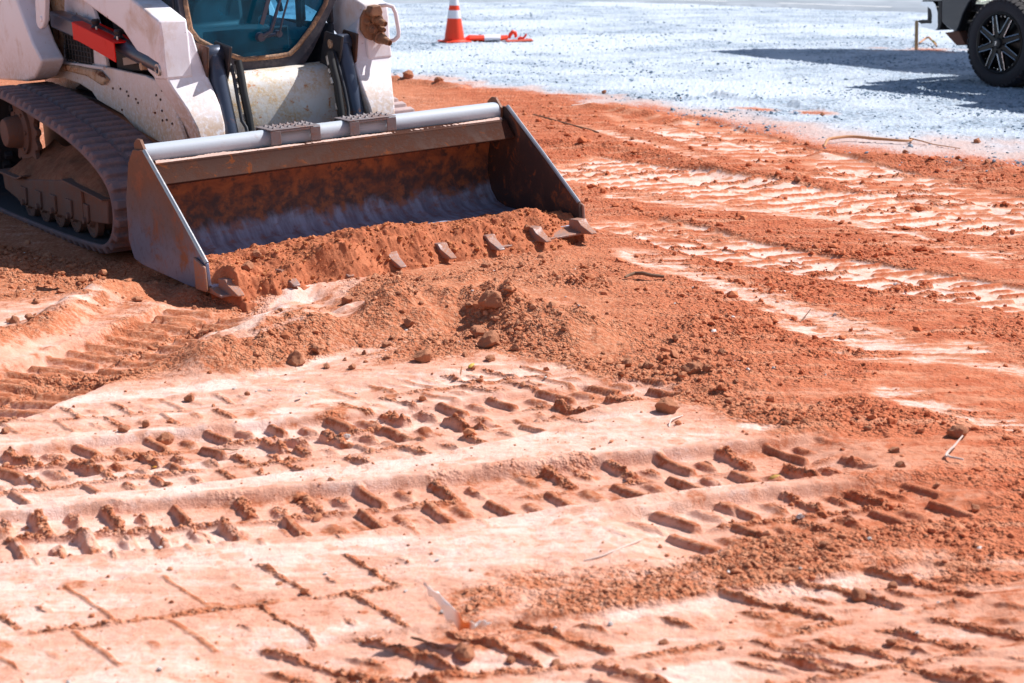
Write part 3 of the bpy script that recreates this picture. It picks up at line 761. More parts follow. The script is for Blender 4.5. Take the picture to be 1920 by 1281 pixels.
# ------------------------------------------------------------------ clods one could pick up
def clod_mesh(seed, sub=4, rough_=.10):
    bm = bmesh.new(); bmesh.ops.create_icosphere(bm, subdivisions=sub, radius=1.0)
    from mathutils import noise as mn
    off = Vector((seed*3.7, seed*1.3, -seed*2.1))
    rs = random.Random(seed+50); pl = []
    for k in range(13):
        n_ = Vector((rs.gauss(0, 1), rs.gauss(0, 1), rs.gauss(0, 1))).normalized(); pl.append((n_, rs.uniform(.52, .82)))
    for v in bm.verts:
        for n_, d_ in pl:
            e_ = v.co.dot(n_)-d_
            if e_ > 0: v.co -= n_*e_
    for v in bm.verts:
        d = mn.fractal(v.co*1.1+off, .8, 2.1, 4)
        e = mn.cell_vector(v.co*1.3+off)[0]
        v.co = v.co*(1+rough_*d*2.1+.05*(e-.5)+.05*mn.fractal(v.co*5+off, .9, 2.1, 3))
    me = bpy.data.meshes.new('clay_clod'); bm.to_mesh(me); bm.free()
    me.polygons.foreach_set('use_smooth', [True]*len(me.polygons)); me.set_sharp_from_angle(angle=R(30)); me.materials.append(M_clod); return me
CLODM = [clod_mesh(i) for i in range(9)]
def clod(x, y, r, label, group=None, sq=(1, .9, .8), name='clay_clod'):
    o = bpy.data.objects.new(name, CLODM[random.randrange(9)]); link(o)
    o.scale = (r*sq[0], r*sq[1], r*sq[2]); o.rotation_euler = (random.uniform(-.3, .3), random.uniform(-.3, .3), random.uniform(0, 6.28))
    o.location = (x, y, hz(x, y)+r*sq[2]*.42)
    tag(o, label, 'clod', group); return o
NAMED = [  # ground spot, radius, label
    ([(-0.092, 6.230)], .052, 'large rounded red clod at the front of the cluster of three on the mound'),
    ([(-0.128, 6.365)], .040, 'upright red clod on the left of the cluster of three on the mound'),
    ([(-0.084, 6.524)], .062, 'biggest red clod at the back of the cluster of three on the mound'),
    ([(-0.334, 5.991)], .045, 'pale topped round clod at the foot of the mound, below its left end'),
    ([(0.519, 5.342)], .046, 'single brown clod beside the thin white root, right of the tyre print'),
    ([(-0.728, 8.898)], .045, 'dark round clod resting against the bucket floor at the middle of the lip'),
    ([(-0.800, 5.983)], .040, 'angular brown clod at the left foot of the mound beside the smooth clay'),
    ([(-1.115, 5.127)], .034, 'dark red angular clod lying alone on smooth clay left of the mound'),
    ([(-1.933, 6.533)], .024, 'small dark clod on the smooth pale patch by the left picture edge'),
    ([(-1.637, 5.162)], .020, 'small round clod at the left picture edge on flat pale clay'),
    ([(1.414, 5.093)], .040, 'pointed clod standing alone on the orange soil above the forked twig'),
    ([(-0.106, 3.494)], .030, 'rounded clod under the torn white ribbon in the foreground'),
    ([(0.848, 3.836)], .026, 'long dark lump half buried across the rough soil at lower right'),
    ([(0.655, 5.841)], .040, 'flat pale red clod right of the mound on loose crumbs'),
    ([(-1.059, 17.157)], .075, 'rounded red clod topping the soil edge beside the gravel, right of the loader'),
    ([(-0.733, 16.761)], .06, 'dark red clod on the soil edge under the gravel, right of the coupler handle'),
    ([(3.433, 12.325)], .04, 'small orange clod on pinkish dirt right of the exposed root'),
    ([(-0.712, 7.027)], .036, 'round clod on crumbly soil just below the teeth of the bucket'),
]
for (p,), r, lab in NAMED:
    if 'bucket floor' in lab: continue
    clod(p[0], p[1], r, lab)
GRP = [[(-0.545, 6.124)], [(-0.501, 6.205)], [(-0.479, 6.578)], [(-0.447, 6.314)], [(-0.402, 6.435)], [(-0.332, 6.314)], [(-0.232, 6.124)], [(-0.190, 6.069)], [(-0.147, 5.930)], [(-0.060, 6.045)], [(0.010, 6.288)], [(0.030, 6.148)],
    [(-0.476, 6.006)], [(-0.453, 6.100)], [(-0.568, 5.930)], [(-0.173, 6.597)], [(-0.478, 6.786)], [(-0.454, 6.935)], [(-0.378, 6.578)], [(-0.640, 6.069)], [(-0.747, 6.124)], [(-0.685, 5.930)], [(0.102, 6.205)], [(0.185, 6.247)],
    [(0.063, 7.781)], [(0.127, 7.781)], [(-0.139, 7.781)], [(0.000, 7.513)], [(0.284, 6.935)], [(0.378, 6.786)], [(0.436, 6.006)], [(0.499, 5.930)], [(0.625, 6.331)], [(0.716, 5.856)], [(0.804, 5.712)], [(0.900, 5.197)],
    [(0.366, 6.165)], [(0.792, 6.165)], [(0.968, 3.887)], [(0.740, 4.030)], [(0.667, 4.183)], [(0.823, 4.105)], [(1.034, 3.940)], [(1.123, 4.223)], [(1.200, 3.957)], [(0.683, 3.802)], [(0.756, 3.887)],
    [(0.083, 3.438)], [(-0.012, 3.452)], [(-0.280, 3.370)], [(-0.218, 3.411)], [(0.259, 3.397)], [(0.371, 3.597)], [(0.463, 3.538)], [(0.884, 3.567)], [(-0.375, 3.383)], [(-0.482, 3.357)],
    [(0.919, 12.510)], [(1.045, 12.115)], [(1.252, 11.162)], [(1.795, 10.345)], [(2.730, 11.688)], [(2.706, 11.419)], [(2.883, 11.472)], [(2.998, 11.419)], [(2.578, 11.419)], [(2.432, 11.162)], [(3.005, 11.162)], [(3.129, 10.965)], [(3.222, 10.680)],
    [(-2.040, 6.690)], [(-1.622, 7.090)], [(-1.562, 7.251)], [(-2.051, 7.090)], [(-2.003, 7.307)], [(-2.259, 7.537)], [(-1.919, 7.657)], [(-0.933, 5.574)], [(-1.118, 5.521)], [(-1.097, 6.165)], [(-1.291, 6.986)], [(-1.367, 7.090)], [(-1.178, 5.197)], [(-1.266, 5.167)],
    [(2.593, 14.055)], [(2.114, 14.459)], [(0.417, 14.584)], [(0.586, 14.173)], [(0.861, 15.968)], [(1.572, 15.479)], [(-1.090, 17.215)], [(2.441, 8.177)], [(1.847, 8.930)], [(1.858, 8.177)], [(0.663, 7.537)], [(1.177, 4.812)], [(1.174, 4.943)], [(1.247, 4.639)], [(1.149, 5.226)], [(1.294, 4.433)]]
def y_ok(p): return p[1] > 4.6
for (p,) in GRP:
    clod(p[0]+random.uniform(-.02, .02), p[1]+random.uniform(-.03, .03), random.choice([.012, .015, .018, .022, .027])*(1 if y_ok(p) else .7),
         'small reddish brown clay clod lying among the loose soil', 'small clay clods scattered over the soil', (1, random.uniform(.7, 1), random.uniform(.6, .95)))

# ------------------------------------------------------------------ compact track loader
def empty(name, m4):
    o = bpy.data.objects.new(name, None); o.empty_display_size = .2; link(o); o.matrix_world = m4; return o
LM = Matrix(((LS[0], -LF[0], LZ[0], LO[0]), (LS[1], -LF[1], LZ[1], LO[1]), (LS[2], -LF[2], LZ[2], LO[2]), (0, 0, 0, 1)))
# local axes of the loader: x to its left side, y rearwards, z up; outlines are given as (f, z) with f = -y
loader = empty('track_loader', LM)
tag(loader, 'white compact track loader with rubber tracks and a toothed bucket resting on red soil', 'track loader')

M_step = worn('greyish_worn_step', (.20, .17, .18), (.26, .13, .09), (.2, .07, .04), .55, .1, .45, .7, .55, .68, 12.0)
def bucket():
    prof = [(-.14, .045), (-.30, .035), (-.60, .032), (-.84, .034), (-.93, .055), (-.985, .11), (-1.01, .19), (-1.0, .30), (-.97, .42), (-.93, .52)]
    outer = [(-.14, .020), (-.60, .010), (-.86, .008), (-.97, .028), (-1.03, .09), (-1.055, .19), (-1.045, .30), (-1.0, .44), (-.955, .535)]
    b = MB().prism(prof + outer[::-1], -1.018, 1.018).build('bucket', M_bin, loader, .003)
    side = [(-.94, .575), (-.80, .582), (-.16, .145), (-.15, .045), (-.18, .016), (-.40, .004), (-.95, .006), (-1.06, .02), (-1.115, .10), (-1.10, .30), (-1.02, .50)]
    for sg in (-1, 1):
        p = MB().prism(side, sg*1.018, sg*1.034).build('side_plate', M_bplate if sg < 0 else M_bplate_in, b, .003)
        MB().tube([(sg*1.026, .805, .583), (sg*1.026, .47, .358), (sg*1.026, .165, .146)], .0105, 8).build('edge_strip', M_edge, b)
        MB().prism([(-.262, .165), (-.150, .135), (-.145, .02), (-.262, .014)], sg*1.036, sg*1.052).build('wear_plate', M_tooth, b, .006)
        # rolled corner ear
        MB().prism([(-.965, .60), (-.925, .625), (-.885, .625), (-.835, .575), (-.84, .50), (-.95, .50)], sg*1.0, sg*1.017).build('corner_ear', M_bplate, b, .003)
    # rolled top lip: a tube with a shallow skirt
    pr = []
    for k in range(0, 22):
        a = R(-50 + k*300/21)
        pr.append((-.885 - .052*math.cos(a), .560 + .052*math.sin(a)))
    MB().tube([(-1.0, .885, .552), (1.0, .885, .552)], .049, 32).build('top_tube', M_btube, b)
    # ledge and stiffener beam under the lip
    MB().prism([(-.93, .525), (-.80, .522), (-.775, .515), (-.772, .505), (-.70, .428), (-.706, .420), (-.78, .430), (-.95, .475)], -1.0, 1.0).build('stiffener_beam', M_beam, b, .004)
    # dried dust lying on the ledge
    V = []; F = []
    n = 240
    for i in range(n):
        s_ = -.98 + 1.96*i/(n-1)
        hgt = max(0, .004 + .010*float(fbm(np.array([s_*6.]), np.array([2.]), 301, 3)[0]) + .004*random.random())
        V += [(s_, .835, .520), (s_, .815, .520+hgt*.8), (s_, .80, .521+hgt*.8), (s_, .788, .518)]
        if i: 
            k = 4*i
            for j in range(3): F.append([k-4+j, k+j, k+j+1, k+j-3])
    MB().add(V, F, True).build('dust_strip', clod_dust, b)
    MB().prism([(-.20, .046), (-.03, .022), (-.03, .012), (-.20, .012)], -1.03, 1.03).build('cutting_edge', M_tooth, b, .002)
    for i in range(8):
        c = -.965 + 1.93*i/7
        w = .028
        m = MB()
        # wedge tooth: thick shank over the edge tapering to a point
        vs = []
        for (f, z, hw) in ((-.135, .078, w), (-.06, .084, w), (-.035, .060, w*.92), (.045, .030, w*.62)):
            vs += [(c-hw, -f, z), (c+hw, -f, z)]
        for (f, z, hw) in ((.045, .022, w*.62), (-.035, .018, w*.92), (-.135, .008, w)):
            vs += [(c+hw, -f, z), (c-hw, -f, z)]
        n = len(vs)//2
        fs = []
        for k in range(n):
            a = 2*k; a2 = 2*((k+1) % n)
            # rows alternate direction on the lower side
            L0, R0 = (a, a+1) if k < 4 else (a+1, a)
            L1, R1 = (a2, a2+1) if (k+1) % n < 4 else (a2+1, a2)
            fs.append([L0, R0, R1, L1])
        left = [(2*k if k < 4 else 2*k+1) for k in range(n)]; right = [(2*k+1 if k < 4 else 2*k) for k in range(n)]
        fs += [left[::-1], right]
        m.add(vs, fs)
        m.build('tooth', M_tooth, b, .004)
    # two serrated steps over the top lip
    for s0, s1 in ((-.372, -.098), (.068, .338)):
        m = MB()
        m.box((s0, .80, .600), (s0+.055, .806, .532)); m.box((s1-.055, .80, .600), (s1, .806, .532))
        m.box((s0, .80, .602), (s1, .975, .607))
        m.box((s0, .97, .55), (s1, .976, .602))
        n = 6; gw = (s1-s0-.03)/n
        m.box((s0+.055, .8005, .590), (s1-.055, .8055, .6015))
        for k in range(n):
            for y0 in (.835, .885, .935):
                x0 = s0+.02+gw*(k+.25); m.add([(x0, y0, .6075), (x0+gw*.5, y0, .6075), (x0+gw*.5, y0+.02, .6075), (x0, y0+.02, .6075), (x0+gw*.25, y0+.01, .620)], [[0,1,4],[1,2,4],[2,3,4],[3,0,4]])
        m.build('step', M_step, b, .002)
    # coupler frame behind the bucket
    return b

clod_dust = mat('pale_dried_dust', (.66, .45, .38), .95)
M_floor_dark = mat('dark_cab_interior', (.03, .045, .06), .8)

M_rubpale = worn('sunlit_tint_track_rubber', (.42, .33, .33), (.55, .40, .37), (.5, .28, .2), .85, 0, .35, .6, .6, .8, 9.0, chips=False)  # far track: dust and its sunlit look put into a lighter rubber colour
def track(sg):
    pts = [(-1.375, .20), (-1.42, .325), (-1.58, .42), (-1.85, .500), (-2.2, .562), (-2.7, .622), (-3.12, .658), (-3.38, .655), (-3.56, .585), (-3.68, .46),
           (-3.80, .26), (-3.93, .12), (-3.93, .0), (-3.8, -.075), (-3.4, -.10), (-2.8, -.092), (-2.23, -.078), (-1.8, -.058), (-1.58, -.032), (-1.43, .06)]
    n = len(pts); path = []
    for i in range(n):
        a, b, c, d = (Vector(pts[(i+k-1) % n]) for k in range(4))
        for t in np.linspace(0, 1, 24, endpoint=False):
            path.append(.5*((2*b)+(-a+c)*t+(2*a-5*b+4*c-d)*t*t+(-a+3*b-3*c+d)*t**3))
    # resample evenly
    L = [0.0]
    for i in range(len(path)): L.append(L[-1]+(path[(i+1) % len(path)]-path[i]).length)
    tot = L[-1]; cnt = int(tot/.008)//12*12; res = []; j = 0
    for i in range(cnt):
        u = tot*i/cnt
        while L[j+1] < u: j += 1
        res.append(path[j].lerp(path[(j+1) % len(path)], (u-L[j])/max(1e-9, L[j+1]-L[j])))
    s_out, s_in = sg*1.0, sg*.605
    inner = []; nor = []
    for i in range(cnt):
        d = (res[(i+1) % cnt]-res[i-1]).normalized(); nn = Vector((-d.y, d.x)); nor.append(nn)
    cx = sum((p.x for p in res))/cnt; cz = sum((p.y for p in res))/cnt
    if nor[0].dot(res[0]-Vector((cx, cz))) < 0: nor = [-q for q in nor]
    # cross-section stations with lug profile: outer pads, central notch, inner pads
    st = [1.0, .985, .975, .860, .850, .838, .828, .815, .640, .630, .605]
    def lug(i, k):
        ph = (i % 12)/12.0; ph2 = ((i+6) % 12)/12.0
        a = 1 if .10 < ph < .62 else 0
        b_ = 1 if .12 < ph2 < .60 else 0
        jit = .0
        if k in (0, 10): return -.006
        if k in (1, 2, 3): return .024*a
        if k in (4,): return .020*a
        if k in (5, 6): return -.006 if not (.1 < ph < .55) else .006
        if k in (7, 8): return .024*b_
        return .012*b_
    V = []; F = []; K = len(st)
    for i in range(cnt):
        for k in range(K):
            p = res[i]+nor[i]*(-.008+max(-.01, lug(i, k)))
            V.append((sg*st[k], -p.x, p.y))
        p = res[i]-nor[i]*.035
        V.append((sg*.605, -p.x, p.y)); V.append((sg*.70, -p.x, p.y)); V.append((sg*.90, -p.x, p.y)); V.append((sg*1.0, -p.x, p.y))
    M = K+4
    for i in range(cnt):
        j = (i+1) % cnt
        for k in range(M): F.append([i*M+k, i*M+(k+1) % M, j*M+(k+1) % M, j*M+k])
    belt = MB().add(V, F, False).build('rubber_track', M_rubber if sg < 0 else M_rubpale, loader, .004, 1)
    belt.modifiers[0].angle_limit = R(50)
    # inside lugs (drive blocks)
    m = MB()
    for i in range(0, cnt, 12):
        p = res[i]-nor[i]*.05; q = res[i]
        a = math.atan2(nor[i].y, nor[i].x)
        Rm = Matrix.Rotation(-(a), 3, 'X')
        m.box((min(sg*.77, sg*.82), -p.x-.02, p.y-.02), (max(sg*.77, sg*.82), -p.x+.02, p.y+.02), Rm)
    m.build('drive_lugs', M_rubberin, belt, .004, 1)
    inn = MB()
    V = []
    for i in range(cnt):
        p = res[i]-nor[i]*.0365
        V += [(sg*.62, -p.x, p.y), (sg*.985, -p.x, p.y)]
    inn.add(V, [[2*i, 2*i+1, 2*((i+1) % cnt)+1, 2*((i+1) % cnt)] for i in range(cnt)], True).build('belt_lining', M_rubberin, belt)
    # undercarriage frame
    fr = MB()
    fr.prism([(-3.42, .155), (-3.40, .05), (-3.18, .02), (-3.10, -.005), (-2.05, .045), (-1.97, .06), (-1.62, .095), (-1.60, .225), (-1.95, .245), (-2.2, .255), (-2.95, .165)], sg*.70, sg*.955)
    # scalloped lower edge hangers between the rollers
    frame = fr.build('track_frame', M_frame, loader, .008)
    ledge = MB().prism([(-2.22, .262), (-1.60, .232), (-1.60, .222), (-2.22, .252)], sg*.70, sg*.985)
    ledge.box((min(sg*.955, sg*.972), 1.95, .085), (max(sg*.955, sg*.972), 1.965, .245))
    rear = MB().prism([(-3.45, .165), (-3.05, .165), (-2.95, .19), (-2.95, .18), (-3.05, .153), (-3.45, .152)], sg*.72, sg*.985)
    ledge.build('ledge', M_frame, frame, .003); rear.build('ledge', M_frame, frame, .003)
    # sloping packed clay on top of the frame
    V = []; F = []; nf, ns = 60, 14
    for i in range(nf):
        f = -3.35 + 1.72*i/(nf-1)
        for k in range(ns):
            t = k/(ns-1); s_ = .95-.26*t
            base = .16 if f < -2.95 else .16+(f+2.95)/.75*.09 if f < -2.2 else .25-(f+2.2)*.04
            top = .10+.12*math.exp(-((f+2.65)/.35)**2)+.08*math.exp(-((f+2.05)/.2)**2)+.06*math.exp(-((f+3.2)/.12)**2)
            z = base+top*t**.8+.035*float(fbm(np.array([f*7.]), np.array([s_*9.]), 310, 3)[0])*(t > 0)
            V.append((sg*s_, -f, z))
    for i in range(nf-1):
        for k in range(ns-1): F.append([i*ns+k, i*ns+k+1, (i+1)*ns+k+1, (i+1)*ns+k])
    MB().add(V, F, True).build('packed_clay', M_claypack, frame)
    for f in (-3.0, -2.73, -2.47, -2.20, -1.93):
        zc = .055 + (f+3.0)*.045 - .03
        m = MB().lathe([(.0, .052), (.035, .055), (.045, .03), (.078, .026), (.086, .04), (.098, .035), (.098, .0), (.07, -.02), (.07, -.16), (.098, -.17), (.098, -.2), (.02, -.2)], (sg*.90, -f, zc), (sg, 0, 0), 36)
        ro = m.build('roller', M_frame, frame)
        br = MB().prism([(f-.05, zc+.09), (f+.05, zc+.09), (f+.04, zc+.0), (f+.012, zc-.02), (f-.012, zc-.02), (f-.04, zc+.0)], sg*.955, sg*.968)
        br.cyl((sg*.955, -f, zc), (sg*.985, -f, zc), .018, 12)
        br.build('roller_bracket', M_frame, frame, .003)
    idl = MB().lathe([(.0, .03), (.06, .04), (.08, .015), (.17, .02), (.195, .03), (.195, -.04), (.06, -.05)], (sg*.82, 1.66, .19), (sg, 0, 0), 40)
    idl.build('front_idler', M_frame, frame)
    sp = MB()
    nt = 16; outl = []
    for k in range(nt*4):
        r_ = .245 if k % 4 in (0, 1) else .205
        a = 2*math.pi*k/(nt*4); outl.append((-3.30+r_*math.cos(a), .40+r_*math.sin(a)))
    sp.prism(outl, sg*.80, sg*.83)
    sp.lathe([(.0, .12), (.08, .12), (.09, .10), (.10, .03), (.14, .02), (.14, -.02)], (sg*.83, 3.30, .40), (sg, 0, 0), 36)
    for k in range(6):
        a = k*math.pi/3; sp.cyl((sg*.83, 3.30+.115*math.cos(a), .40+.115*math.sin(a)), (sg*.865, 3.30+.115*math.cos(a), .40+.115*math.sin(a)), .013, 6)
    sp.build('drive_sprocket', M_frame, frame, .003)
    return belt
M_claypack = clod_mat('packed_clay', (.24, .10, .06), (.36, .17, .11))

def body():
    # lower hull with a flank on either side
    flank = [(-2.396, 0.824), (-1.821, 0.820), (-1.532, 0.792), (-1.359, 0.528), (-1.696, 0.475), (-2.032, 0.512), (-2.216, 0.576), (-2.458, 0.604), (-2.608, 0.624), (-2.684, 0.664), (-2.873, 0.692), (-3.149, 0.705), (-3.575, 0.672), (-3.630, 0.750), (-3.139, 0.794), (-2.748, 0.806), (-2.531, 0.797)]
    ch = MB().prism(flank, -.60, -.575)
    hull = ch.build('chassis', M_whitelow, loader, .006)
    MB().prism(flank, .575, .60).build('flank_panel', M_whitelow, hull, .006)
    MB().box((-.572, 1.50, .20), (.572, 3.75, .62)).build('belly', M_black, hull, .01)
    MB().box((-.50, 2.62, .62), (.50, 3.78, 1.42)).build('engine_bay', M_dark, hull, .01)
    for q_ in [(-2.322, 0.712), (-2.205, 0.719), (-2.110, 0.712), (-2.091, 0.690), (-1.983, 0.682), (-1.956, 0.664), (-1.682, 0.728), (-1.627, 0.710), (-1.593, 0.760), (-1.619, 0.652), (-1.720, 0.632), (-1.624, 0.601), (-1.563, 0.610), (-2.212, 0.603), (-1.494, 0.597)]:
        MB().cyl((-.606, -q_[0], q_[1]), (-.598, -q_[0], q_[1]), .0065, 10).build('bolt', M_tower, hull)
    # rolled flange along the top of the flank and ledge over the track
    pts = [(-3.607, 0.755), (-3.138, 0.797), (-2.747, 0.809), (-2.415, 0.817)]
    MB().tube([(-.607, -f, z) for f, z in pts], .010, 8).build('flange', M_whitelow, hull)
    # curved ledge running out over the track
    MB().prism([(-3.547, 0.754), (-3.138, 0.795), (-2.810, 0.805), (-2.460, 0.800), (-2.346, 0.758), (-2.432, 0.722), (-2.646, 0.756), (-3.008, 0.760), (-3.563, 0.707)], -.635, -.602).build('fender_lip', M_rustwhite, hull, .012)
    # upper engine side with louvre grille and rust-stained rear post
    up = MB().prism([(-2.975, 1.352), (-2.579, 1.361), (-2.575, 1.141), (-2.493, 1.012), (-2.438, 0.817), (-2.600, 0.794), (-3.174, 0.793)], -.585, -.560)
    up = up.build('engine_side_panel', M_white, loader, .006)
    g = MB().prism([(-3.096, 0.990), (-2.800, 1.020), (-2.644, 1.011), (-2.619, 0.946), (-2.636, 0.831), (-2.722, 0.806), (-3.100, 0.830)], -.592, -.587).build('grille', M_dark, up, .001)
    w = MB()
    G1 = [(-3.088, 0.987), (-3.080, 0.838), (-2.611, 1.007), (-2.620, 0.826)]
    f0, f1 = G1[0][0], G1[3][0]
    for k in range(9):
        f = f0+(f1-f0)*(k+.5)/9; w.tube([(-.597, -f, .99-.02), (-.597, -f, .815)], .0035, 6)
    for k in range(6):
        z = .83+.028*k; w.tube([(-.597, -f0, z), (-.597, -f1+.01, z)], .0035, 6)
    w.build('grille_mesh', M_black, g)
    MB().prism([(-3.376, 1.342), (-3.019, 1.350), (-3.210, 0.786), (-3.618, 0.752), (-3.429, 0.833), (-3.426, 0.961)], -.57, -.50).build('rear_post', M_rustwhite, loader, .006)
    MB().prism([(-4.075, 1.322), (-3.510, 1.335), (-3.600, 0.946), (-3.687, 0.810), (-3.860, 0.725), (-4.030, 0.788), (-4.146, 0.917)], -.50, -.46).build('tower_plate', M_tower, loader, .006)
    MB().tube([(-.62, 3.42, 1.5), (-.62, 3.42, 1.0), (-.62, 3.35, .80)], [.075, .075, .05], 18).build('rear_hose_cover', M_black, loader)
    # rear fender upright beside the track
    up = [(-4.295, 1.335), (-3.294, 1.358), (-3.261, 1.174), (-3.154, 1.055), (-3.048, 0.938), (-2.917, 0.845), (-2.936, 0.816), (-3.072, 0.732), (-3.254, 0.696), (-3.549, 0.680), (-4.480, 0.625)]
    MB().prism(up, -.80, -.66).build('rear_upright', M_white, loader, .014, 3)
    # link strap with an eye
    lk = MB().prism([(-2.984, 1.362), (-2.765, 1.367), (-2.884, 1.071), (-2.926, 1.033), (-2.980, 1.015), (-3.024, 1.025), (-3.044, 1.052)], -.765, -.735)
    lk.cyl(*[(-x, -([(-2.938, 1.076)][0][0]), [(-2.938, 1.076)][0][1]) for x in (.772, .72)], .018, 16)
    lk.build('link_strap', M_white, loader, .006)
    # mirrored rear masses on the far side
    MB().prism(up, .66, .80).build('rear_upright', M_white, loader, .014, 3)
    # engine hood and rear
    MB().prism([(-2.65, .8), (-2.65, 1.45), (-3.0, 1.5), (-3.75, 1.42), (-3.85, 1.2), (-3.85, .55), (-3.6, .5)], -.50, .50).build('engine_hood', M_white, loader, .02)

def lift_arm(sg):
    # arm beam from the rear pivot down to the knee, then the leg with its broad front face
    beam = [(-2.791, 1.272), (-2.531, 1.192), (-2.347, 1.150), (-1.927, 1.057), (-1.793, 0.981), (-1.681, 0.919), (-1.614, 0.860), (-1.520, 0.826), (-1.381, 0.837), (-1.392, 0.938), (-1.390, 1.037), (-1.403, 1.130), (-1.730, 1.220), (-1.981, 1.291), (-2.328, 1.357)]
    beam = [(-3.35, 1.48), (-3.35, 1.30)] + beam[1:] + [(-3.3, 1.62)]
    sh = lambda v: sg*v
    a = MB().prism(beam, sh(.66), sh(.51)).build('lift_arm', M_white, loader, .012, 3)
    # lower leg: plate box that steps inward
    side = [(-1.495, 0.824), (-1.274, 0.747), (-1.180, 0.648), (-1.106, 0.557)]
    fro = [(-1.405, 1.135), (-1.41, 1.05), (-1.415, .95), (-1.405, .87), (-1.36, .79), (-1.285, .69), (-1.235, .60), (-1.215, .50)]
    out = [.665, .668, .668, .662, .635, .60, .578, .565]
    inn_ = [.555, .48, .455, .435, .42, .415, .42, .43]
    back = [(-1.60, 1.05), (-1.60, .96), (-1.58, .90), (-1.55, .82), (-1.50, .74), (-1.46, .66), (-1.43, .58), (-1.42, .50)]
    V = []; n = 8
    for i in range(n): V += [(sh(out[i]), -fro[i][0], fro[i][1]), (sh(inn_[i]), -fro[i][0]-.0, fro[i][1]), (sh(inn_[i]), -back[i][0], back[i][1]), (sh(out[i]-.008), -back[i][0], back[i][1])]
    F = [[0, 1, 2, 3], [4*(n-1)+3, 4*(n-1)+2, 4*(n-1)+1, 4*(n-1)]]
    for i in range(n-1):
        for k in range(4): F.append([4*i+k, 4*i+(k+1) % 4, 4*i+4+(k+1) % 4, 4*i+4+k])
    MB().add(V, F).build('arm_leg', M_white if sg < 0 else M_white, a, .010, 3)
    # pin boss
    p = [(-1.457, 0.883)][0]
    MB().lathe([(.0, .004), (.018, .004), (.020, .012), (.030, .012), (.032, .0)], (sh(.662), -p[0], p[1]), (sg, 0, 0), 24).build('pivot_pin', M_alu, a)
    q = [(-1.684, 0.873)][0]
    MB().cyl((sh(.672), -q[0], q[1]+.012), (sh(.60), -q[0], q[1]+.012), .020, 18).build('pin_boss', M_rustwhite, a)
    return a

